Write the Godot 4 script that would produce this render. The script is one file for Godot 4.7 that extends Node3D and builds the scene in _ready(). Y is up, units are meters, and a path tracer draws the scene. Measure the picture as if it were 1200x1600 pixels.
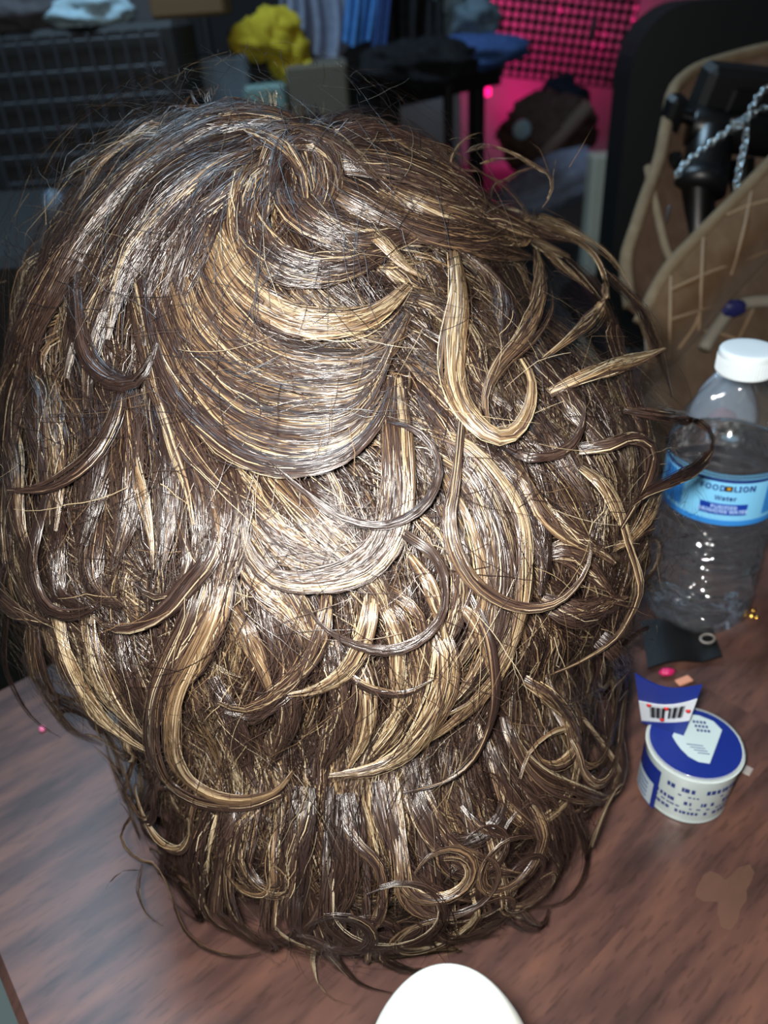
extends Node3D
# A curly brown wig on a wooden table, lit by a phone flash, with a cluttered room behind it.
const F := 1202.0            # focal length in pixels of the 1200 x 1600 photograph
const EYE := Vector3(0, 1.10, 0)
const TABLE_Y := 0.74
var cam_basis: Basis
var rng := RandomNumberGenerator.new()
var noise := FastNoiseLite.new()
var taken := {}

const LAMP_E := 2.7
const PINK_E := 0.026
const FLASH_E := 0.40
func _ready() -> void:
	# camera of a phone held over the table, looking down at the wig
	cam_basis = Basis(Vector3.RIGHT, deg_to_rad(-34.0)) * Basis(Vector3.BACK, deg_to_rad(-4.2))
	var cam := Camera3D.new(); cam.name = "camera"; add_child(cam)
	cam.transform = Transform3D(cam_basis, EYE)
	var att := CameraAttributesPhysical.new()
	att.frustum_focal_length = 18.03; att.frustum_focus_distance = 0.265; att.exposure_aperture = 7.0
	cam.attributes = att
	cam.fov = rad_to_deg(2.0 * atan(800.0 / F)); cam.near = 0.01; cam.far = 30.0
	cam.make_current()
	var we := WorldEnvironment.new(); we.name = "world"; add_child(we)
	var env := Environment.new()
	env.background_mode = Environment.BG_COLOR; env.background_color = Color.BLACK
	env.tonemap_mode = Environment.TONE_MAPPER_LINEAR; env.tonemap_exposure = 1.0
	env.sdfgi_enabled = true; env.ssao_enabled = true; env.ssil_enabled = true
	we.environment = env
	# the phone's flash, beside its lens
	var fl := OmniLight3D.new(); fl.name = "phone_flash"; add_child(fl)
	fl.position = EYE + cam_basis * Vector3(-0.012, 0.012, 0.003)
	fl.light_color = Color(1.0, 0.985, 0.96); fl.light_energy = FLASH_E; fl.light_size = 0.004; fl.omni_range = 12.0; fl.omni_attenuation = 2.0; fl.shadow_enabled = true

	build_room()
	build_table()
	build_wig()
	build_bottle()
	build_tape()
	build_bag()
	build_small_things()

# ---------------------------------------------------------------- pixels to rays
func ray(px: float, py: float) -> Vector3:
	return cam_basis * Vector3((px - 600.0) / F, -(py - 800.0) / F, -1.0)
func at_depth(px: float, py: float, d: float) -> Vector3:
	return EYE + ray(px, py) * d
func on_level(px: float, py: float, y: float) -> Vector3:
	var r := ray(px, py)
	return EYE + r * ((y - EYE.y) / r.y)
func on_table(px: float, py: float) -> Vector3:
	return on_level(px, py, TABLE_Y)
func on_plane(px: float, py: float, z: float) -> Vector3:
	var r := ray(px, py)
	return EYE + r * ((z - EYE.z) / r.z)

# ---------------------------------------------------------------- materials
func mat(c: Color, rough := 0.6, metal := 0.0, spec := 0.5) -> StandardMaterial3D:
	var m := StandardMaterial3D.new()
	m.albedo_color = c; m.roughness = rough; m.metallic = metal; m.metallic_specular = spec
	return m
func glow(c: Color, e: float) -> StandardMaterial3D:
	var m := mat(c)
	m.emission_enabled = true; m.emission = c; m.emission_energy_multiplier = e
	return m
func cloth(c: Color, seed_: int) -> StandardMaterial3D:
	var m := mat(Color.WHITE, 0.95, 0.0, 0.2)
	var n := FastNoiseLite.new(); n.seed = seed_; n.frequency = 0.06
	var t := NoiseTexture2D.new(); t.width = 128; t.height = 128; t.seamless = true; t.noise = n
	var g := Gradient.new(); g.set_color(0, c.darkened(0.12)); g.set_color(1, c.lightened(0.08)); t.color_ramp = g
	m.albedo_texture = t; m.uv1_triplanar = true; m.uv1_scale = Vector3(6, 6, 6)
	return m

# ---------------------------------------------------------------- nodes
func numbered(called: String) -> String:
	var k: int = taken.get(called, 0)
	taken[called] = k + 1
	return called if k == 0 else "%s_%03d" % [called, k]
func tag(o: Node, label: String, category: String, group := "") -> void:
	o.set_meta("label", label); o.set_meta("category", category)
	if group != "": o.set_meta("group", group)
func thing(called: String, label: String, category: String, at := Vector3.ZERO, group := "") -> Node3D:
	var o := Node3D.new(); o.name = numbered(called); add_child(o); o.position = at
	tag(o, label, category, group)
	return o
func part(called: String, mesh: Mesh, m: Material, parent: Node, at := Vector3.ZERO, rot := Vector3.ZERO) -> MeshInstance3D:
	var o := MeshInstance3D.new(); o.name = called; o.mesh = mesh; o.material_override = m
	parent.add_child(o, true); o.position = at; o.rotation = rot
	return o
func single(called: String, mesh: Mesh, m: Material, label: String, category: String, at := Vector3.ZERO, rot := Vector3.ZERO, group := "") -> MeshInstance3D:
	var o := part(numbered(called), mesh, m, self, at, rot)
	tag(o, label, category, group)
	return o
func struct(called: String, mesh: Mesh, m: Material, at := Vector3.ZERO, rot := Vector3.ZERO) -> MeshInstance3D:
	var o := part(called, mesh, m, self, at, rot)
	o.set_meta("kind", "structure")
	return o

# ---------------------------------------------------------------- shapes
func tri_mesh(v: PackedVector3Array, idx: PackedInt32Array, nrm := PackedVector3Array(), uv := PackedVector2Array(), col := PackedColorArray()) -> ArrayMesh:
	var a := []; a.resize(Mesh.ARRAY_MAX)
	a[Mesh.ARRAY_VERTEX] = v; a[Mesh.ARRAY_INDEX] = idx
	if uv.size() > 0: a[Mesh.ARRAY_TEX_UV] = uv
	if col.size() > 0: a[Mesh.ARRAY_COLOR] = col
	var n := nrm
	if n.size() == 0:
		n.resize(v.size())
		for k in range(0, idx.size(), 3):
			var fn := (v[idx[k + 2]] - v[idx[k]]).cross(v[idx[k + 1]] - v[idx[k]])
			for j in 3: n[idx[k + j]] += fn
		for k in n.size(): n[k] = n[k].normalized() if n[k].length() > 0.0 else Vector3.UP
	a[Mesh.ARRAY_NORMAL] = n
	var m := ArrayMesh.new(); m.add_surface_from_arrays(Mesh.PRIMITIVE_TRIANGLES, a)
	return m
func box(s: Vector3, bevel := 0.003) -> ArrayMesh:
	# a box with chamfered edges
	var st := SurfaceTool.new(); st.begin(Mesh.PRIMITIVE_TRIANGLES)
	var h := s / 2.0
	var b := minf(bevel, minf(h.x, minf(h.y, h.z)) * 0.9)
	var pts := {}
	for ax in 3:
		for sg in [-1.0, 1.0]:
			var u := (ax + 1) % 3
			var w := (ax + 2) % 3
			var q := []
			for c in [[-1, -1], [1, -1], [1, 1], [-1, 1]]:
				var p := Vector3.ZERO
				p[ax] = sg * h[ax]; p[u] = c[0] * (h[u] - b); p[w] = c[1] * (h[w] - b)
				q.append(p)
				pts["%d%d%d%d" % [ax, sg, c[0], c[1]]] = p
			face(st, q)
	for ax in 3:
		var u := (ax + 1) % 3
		var w := (ax + 2) % 3
		for su in [-1.0, 1.0]:
			for sw in [-1.0, 1.0]:
				var q := []
				for e in [[-1, 0], [1, 0], [1, 1], [-1, 1]]:
					var p := Vector3.ZERO
					p[ax] = e[0] * (h[ax] - b)
					p[u] = su * (h[u] if e[1] == 0 else h[u] - b)
					p[w] = sw * (h[w] - b if e[1] == 0 else h[w])
					q.append(p)
				face(st, q)
	for sx in [-1.0, 1.0]:
		for sy in [-1.0, 1.0]:
			for sz in [-1.0, 1.0]:
				var sg := Vector3(sx, sy, sz)
				face(st, [sg * Vector3(h.x, h.y - b, h.z - b), sg * Vector3(h.x - b, h.y, h.z - b), sg * Vector3(h.x - b, h.y - b, h.z)])
	return st.commit()
func face(st: SurfaceTool, q: Array) -> void:
	# a flat convex face of a solid round the origin
	var n: Vector3 = (q[1] - q[0]).cross(q[2] - q[0]).normalized()
	var mid := Vector3.ZERO
	for p in q: mid += p
	var order := range(q.size())
	if n.dot(mid) < 0.0: n = -n
	else: order.reverse()
	for k in range(1, q.size() - 1):
		for j in [order[0], order[k], order[k + 1]]:
			st.set_normal(n); st.add_vertex(q[j])
func lathe(prof: Array, segs := 32, sx := 1.0, sz := 1.0) -> ArrayMesh:
	# prof: Vector2(radius, height) from bottom to top
	var v := PackedVector3Array(); var idx := PackedInt32Array(); var uv := PackedVector2Array()
	for k in prof.size():
		for j in segs + 1:
			var a := TAU * j / segs
			v.append(Vector3(cos(a) * prof[k].x * sx, prof[k].y, sin(a) * prof[k].x * sz))
			uv.append(Vector2(float(j) / segs, 1.0 - float(k) / (prof.size() - 1)))
	for k in prof.size() - 1:
		for j in segs:
			var a := k * (segs + 1) + j
			var b := a + segs + 1
			idx.append_array([a, a + 1, b, a + 1, b + 1, b])
	return tri_mesh(v, idx, PackedVector3Array(), uv)
func smooth_prof(prof: Array, n := 4) -> Array:
	var out := []
	for k in prof.size() - 1:
		for j in n:
			var t := float(j) / n
			var a: Vector2 = prof[maxi(k - 1, 0)]
			var b: Vector2 = prof[k]
			var c: Vector2 = prof[k + 1]
			var d: Vector2 = prof[mini(k + 2, prof.size() - 1)]
			var p := b.cubic_interpolate(c, a, d, t)
			p.x = maxf(p.x, 0.0)
			out.append(p)
	out.append(prof[-1])
	return out
func tube(path: Array, radius: float, segs := 8, taper := 1.0) -> ArrayMesh:
	var v := PackedVector3Array(); var idx := PackedInt32Array()
	var up := Vector3.UP
	for k in path.size():
		var t: Vector3 = (path[mini(k + 1, path.size() - 1)] - path[maxi(k - 1, 0)]).normalized()
		if absf(t.dot(up)) > 0.95: up = Vector3.RIGHT
		var b := t.cross(up).normalized()
		up = b.cross(t).normalized()
		var r := radius * lerpf(1.0, taper, float(k) / maxf(1.0, path.size() - 1))
		for j in segs:
			var a := TAU * j / segs
			v.append(path[k] + (b * cos(a) + up * sin(a)) * r)
	for k in path.size() - 1:
		for j in segs:
			var a := k * segs + j
			var b := k * segs + (j + 1) % segs
			idx.append_array([a, a + segs, b, b, a + segs, b + segs])
	for e in [0, path.size() - 1]:
		var c := v.size()
		v.append(path[e])
		for j in segs:
			if e == 0: idx.append_array([c, e * segs + j, e * segs + (j + 1) % segs])
			else: idx.append_array([c, e * segs + (j + 1) % segs, e * segs + j])
	return tri_mesh(v, idx)
func join(meshes: Array) -> ArrayMesh:
	# [[mesh, transform], ...] as one mesh
	var st := SurfaceTool.new()
	for m in meshes: st.append_from(m[0], 0, m[1])
	return st.commit()
func crumple(r: Vector3, amp: float, freq: float, seed_: int, segs := 40) -> ArrayMesh:
	# a heap of cloth: a flattened ball with ridged folds
	var n := FastNoiseLite.new(); n.seed = seed_; n.frequency = freq; n.fractal_type = FastNoiseLite.FRACTAL_RIDGED; n.fractal_octaves = 3
	var v := PackedVector3Array(); var idx := PackedInt32Array()
	var rows := segs / 2
	for k in rows + 1:
		var th := PI * k / rows
		for j in segs + 1:
			var ph := TAU * (j % segs) / segs
			var d := Vector3(sin(th) * cos(ph), cos(th), sin(th) * sin(ph))
			var p := d * r * (1.0 + amp * n.get_noise_3dv(d * 10.0))
			v.append(p)
	for k in rows:
		for j in segs:
			var a := k * (segs + 1) + j
			var b := a + segs + 1
			idx.append_array([a, b, a + 1, a + 1, b, b + 1])
	return tri_mesh(v, idx)
func sheet(rows: Array, thick: float) -> ArrayMesh:
	# a thick sheet through a grid of points (rows of equal length)
	var nr := rows.size()
	var nc: int = rows[0].size()
	var nn := []
	for k in nr:
		var line := []
		for j in nc:
			var du: Vector3 = rows[k][mini(j + 1, nc - 1)] - rows[k][maxi(j - 1, 0)]
			var dv: Vector3 = rows[mini(k + 1, nr - 1)][j] - rows[maxi(k - 1, 0)][j]
			line.append(du.cross(dv).normalized())
		nn.append(line)
	var v := PackedVector3Array(); var idx := PackedInt32Array()
	for side in [0.5, -0.5]:
		for k in nr:
			for j in nc: v.append(rows[k][j] + nn[k][j] * thick * side)
	var o := nr * nc
	for k in nr - 1:
		for j in nc - 1:
			var a := k * nc + j
			idx.append_array([a, a + nc, a + 1, a + 1, a + nc, a + nc + 1])
			idx.append_array([o + a, o + a + 1, o + a + nc, o + a + 1, o + a + nc + 1, o + a + nc])
	var rim := []
	for j in nc: rim.append(j)
	for k in range(1, nr): rim.append(k * nc + nc - 1)
	for j in range(nc - 2, -1, -1): rim.append((nr - 1) * nc + j)
	for k in range(nr - 2, 0, -1): rim.append(k * nc)
	for k in rim.size():
		var a: int = rim[k]
		var b: int = rim[(k + 1) % rim.size()]
		var c := v.size()
		v.append_array([v[a], v[b], v[o + a], v[o + b]])
		idx.append_array([c, c + 1, c + 2, c + 1, c + 3, c + 2])
	return tri_mesh(v, idx)
func spline(pts: Array, n: int) -> Array:
	# n + 1 points along a smooth curve, evenly spread
	var c := Curve3D.new()
	c.bake_interval = 0.002
	for k in pts.size():
		var t: Vector3 = (pts[mini(k + 1, pts.size() - 1)] - pts[maxi(k - 1, 0)]) / 6.0
		c.add_point(pts[k], -t, t)
	var l := c.get_baked_length()
	var out := []
	for k in n + 1: out.append(c.sample_baked(l * k / n, true))
	return out
func lettering(text: String, size: float, depth := 0.0004) -> Array:
	# triangles of a line of text, centred, letter height about size
	var t := TextMesh.new()
	var f := SystemFont.new(); f.font_names = PackedStringArray(["Droid Sans"]); f.font_weight = 700
	t.font = f; t.text = text; t.font_size = 32; t.pixel_size = size / 24.0; t.depth = depth; t.curve_step = 4.0
	return t.get_mesh_arrays()
func text_on_cylinder(text: String, size: float, radius: float, y: float, angle: float) -> ArrayMesh:
	var a := lettering(text, size)
	var v: PackedVector3Array = a[Mesh.ARRAY_VERTEX]
	for k in v.size():
		var an := angle + v[k].x / radius
		var r := radius + 0.0003 + v[k].z
		v[k] = Vector3(sin(an) * r, y + v[k].y, cos(an) * r)
	var idx: PackedInt32Array = a[Mesh.ARRAY_INDEX] if a[Mesh.ARRAY_INDEX] != null else PackedInt32Array(range(v.size()))
	return tri_mesh(v, idx)
func patch_on_cylinder(w: float, h: float, radius: float, y: float, angle: float, lift := 0.0002) -> ArrayMesh:
	var v := PackedVector3Array(); var idx := PackedInt32Array()
	var n := maxi(2, int(w / radius * 12.0))
	for k in n + 1:
		var an := angle + (float(k) / n - 0.5) * w / radius
		for s in [-0.5, 0.5]: v.append(Vector3(sin(an) * (radius + lift), y + s * h, cos(an) * (radius + lift)))
	for k in n: idx.append_array([k * 2, k * 2 + 1, k * 2 + 2, k * 2 + 1, k * 2 + 3, k * 2 + 2])
	return tri_mesh(v, idx)

# ================================================================ the wig
var wig_c: Vector3
var ell := []                # [centre, radii]
var hv: PackedVector3Array
var hn: PackedVector3Array
var hc: PackedColorArray
var hi: PackedInt32Array
var cells := {}
const CELL := 0.025

func reach(d: Vector3) -> float:
	# how far the wig's surface lies from its middle in direction d
	var m := 0.0
	for e in ell:
		var o: Vector3 = (wig_c - e[0]) / e[1]
		var v: Vector3 = d / e[1]
		var a := v.dot(v)
		var b := o.dot(v)
		var c := o.dot(o) - 1.0
		var t := (-b + sqrt(maxf(b * b - a * c, 0.0))) / a
		var h := clampf(0.5 + 0.5 * (t - m) / 0.02, 0.0, 1.0)
		m = lerpf(m, t, h) + 0.02 * h * (1.0 - h) if m > 0.0 else t
	return m
func to_surface(p: Vector3, off: float) -> Vector3:
	var d := (p - wig_c).normalized()
	return wig_c + d * (reach(d) + off)
func surface_normal(p: Vector3) -> Vector3:
	var d := (p - wig_c).normalized()
	var a := d.cross(Vector3.UP if absf(d.y) < 0.9 else Vector3.RIGHT).normalized()
	var b := d.cross(a)
	var e := 0.05
	var p1 := (d + a * e).normalized()
	var p2 := (d - a * e).normalized()
	var p3 := (d + b * e).normalized()
	var p4 := (d - b * e).normalized()
	var n := (p1 * reach(p1) - p2 * reach(p2)).cross(p3 * reach(p3) - p4 * reach(p4)).normalized()
	return n if n.dot(d) > 0.0 else -n
func wig_hit(px: float, py: float, off: float) -> Vector3:
	# where the ray through a pixel meets the wig's surface, lifted by off; past its outline, the nearest point of the ray
	var r := ray(px, py)
	var best := 1e9
	var best_t := 0.35
	var t := 0.12
	while t < 0.56:
		var p := EYE + r * t
		var d := p - wig_c
		var l := d.length()
		var f := l - reach(d / l) - off
		if f < best:
			best = f; best_t = t
		if f < 0.0:
			var lo := t - 0.006
			var hi_ := t
			for k in 7:
				var mid := (lo + hi_) / 2.0
				var q := EYE + r * mid - wig_c
				var ql := q.length()
				if ql - reach(q / ql) - off < 0.0: hi_ = mid
				else: lo = mid
			return EYE + r * hi_
		t += 0.006
	return EYE + r * best_t

func strand_color(tone: float, r: float) -> Color:
	# dark brown, mid brown and golden dyed hairs
	var c: Color
	var gold := clampf(tone * 1.1 - 0.25, 0.02, 0.8)
	if r < gold * 0.5: c = Color(0.265, 0.195, 0.105).lerp(Color(0.33, 0.28, 0.20), rng.randf())
	elif r < gold: c = Color(0.125, 0.08, 0.044)
	elif r < gold + 0.35: c = Color(0.043, 0.027, 0.021)
	else: c = Color(0.020, 0.012, 0.010)
	c = c * rng.randf_range(0.75, 1.3)
	return Color(c.r, c.g, c.b, 1.0).linear_to_srgb()

func strand(pts: PackedVector3Array, facing: PackedVector3Array, w: float, c: Color) -> void:
	var n := pts.size()
	var base := hv.size()
	for k in n:
		var t := pts[mini(k + 1, n - 1)] - pts[maxi(k - 1, 0)]
		var b := t.cross(facing[k]).normalized()
		var ww := w * 0.5 * (1.0 if k < n - 4 else 0.35 + 0.65 * (n - 1 - k) / 4.0)
		var pa := pts[k] - b * ww
		var pb := pts[k] + b * ww
		pa.y = maxf(pa.y, TABLE_Y + 0.0006); pb.y = maxf(pb.y, TABLE_Y + 0.0006)
		hv.append(pa); hv.append(pb)
		hn.append((facing[k] - b * 0.8).normalized()); hn.append((facing[k] + b * 0.8).normalized())
		hc.append(c); hc.append(c)
		if k < n - 1:
			var i := base + k * 2
			hi.append(i); hi.append(i + 2); hi.append(i + 1); hi.append(i + 1); hi.append(i + 2); hi.append(i + 3)

func lock(pts: Array, w0: float, count: int, tone: float, segs: int, flat: float, wild: float, hair_w: float) -> void:
	# a bundle of hairs along a path
	var path := spline(pts, segs)
	var n := path.size()
	var tt := []; var nn := []; var bb := []
	for k in n:
		var t: Vector3 = (path[mini(k + 1, n - 1)] - path[maxi(k - 1, 0)]).normalized()
		var sn := surface_normal(path[k])
		var nrm := (sn - t * sn.dot(t)).normalized()
		tt.append(t); nn.append(nrm); bb.append(t.cross(nrm))
	var streak := rng.randf() * 100.0
	var subs := clampi(count / 11, 1, 14)
	var sub := []
	for g in subs:
		var sa := rng.randf() * TAU
		var sr := sqrt(rng.randf())
		sub.append([cos(sa) * sr, sin(sa) * sr * flat, rng.randf() * TAU, rng.randf_range(0.6, 1.8), rng.randf_range(-0.5, 0.5), rng.randf_range(-0.25, 0.25)])
	for s in count:
		var g: Array = sub[rng.randi() % subs]
		var spread := 0.9 / sqrt(subs)
		var u: float = g[0] + rng.randfn() * spread * 0.55
		var v: float = g[1] + rng.randfn() * spread * 0.4 * flat
		var stray := rng.randf() < 0.14
		var amp := wild * (3.2 if stray else 1.0)
		var f1 := rng.randf_range(0.7, 2.0); var f2 := rng.randf_range(3.0, 7.0)
		var q1 := rng.randf() * TAU; var q2 := rng.randf() * TAU; var q3 := rng.randf() * TAU
		var k0 := rng.randi_range(0, maxi(1, n / 10))
		var k1 := n - 1 - rng.randi_range(0, maxi(1, n / 4))
		var p := PackedVector3Array(); var fc := PackedVector3Array()
		for k in range(k0, k1 + 1):
			var x := float(k) / (n - 1)
			var wd := w0 * 0.5 * (0.75 + 0.35 * sin(x * PI)) * (1.0 if x < 0.6 else lerpf(1.0, 0.4, (x - 0.6) / 0.4))
			var uu: float = u + g[4] * (x - 0.5) + 0.22 * sin(x * g[3] * TAU + g[2]) + amp * (0.5 * sin(x * f1 * TAU + q1) + 0.15 * sin(x * f2 * TAU + q2))
			var vv := v + amp * 0.5 * sin(x * f1 * TAU + q3)
			p.append(path[k] + bb[k] * uu * wd + nn[k] * vv * wd)
			fc.append((nn[k] + bb[k] * u * 0.5 + tt[k] * rng.randfn(0.0, 0.15)).normalized())
		var r := clampf(0.5 + g[5] + 0.5 * noise.get_noise_2d(streak + u * 160.0, streak) + rng.randf_range(-0.28, 0.28), 0.0, 1.0)
		if p.size() > 3: strand(p, fc, hair_w * rng.randf_range(0.65, 1.25), strand_color(tone, r))

func hair_begin() -> void:
	hv = PackedVector3Array(); hn = PackedVector3Array(); hc = PackedColorArray(); hi = PackedInt32Array()
func hair_end(called: String, m: Material, parent: Node) -> MeshInstance3D:
	return part(called, tri_mesh(hv, hi, hn, PackedVector2Array(), hc), m, parent)
func remember(pts: Array) -> void:
	for k in pts.size() - 1:
		var key := Vector3i((pts[k] / CELL).floor())
		if not cells.has(key): cells[key] = []
		cells[key].append([pts[k], (pts[k + 1] - pts[k]).normalized()])
func flow(p: Vector3) -> Vector3:
	# the way the hair lies near p, from the curls around it; elsewhere it falls away from the crown
	var key := Vector3i((p / CELL).floor())
	var sum := Vector3.ZERO
	for x in [-1, 0, 1]:
		for y in [-1, 0, 1]:
			for z in [-1, 0, 1]:
				var k := key + Vector3i(x, y, z)
				if cells.has(k):
					for g in cells[k]:
						var dd: float = p.distance_squared_to(g[0])
						sum += g[1] / (dd + 0.00002)
	var crown := wig_c + Vector3(-0.02, 0.16, -0.02)
	var fall := (p - crown).normalized() * 0.4 + Vector3.DOWN * 0.6
	return sum.normalized() + fall * 0.15 if sum.length() > 200.0 else fall

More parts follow.
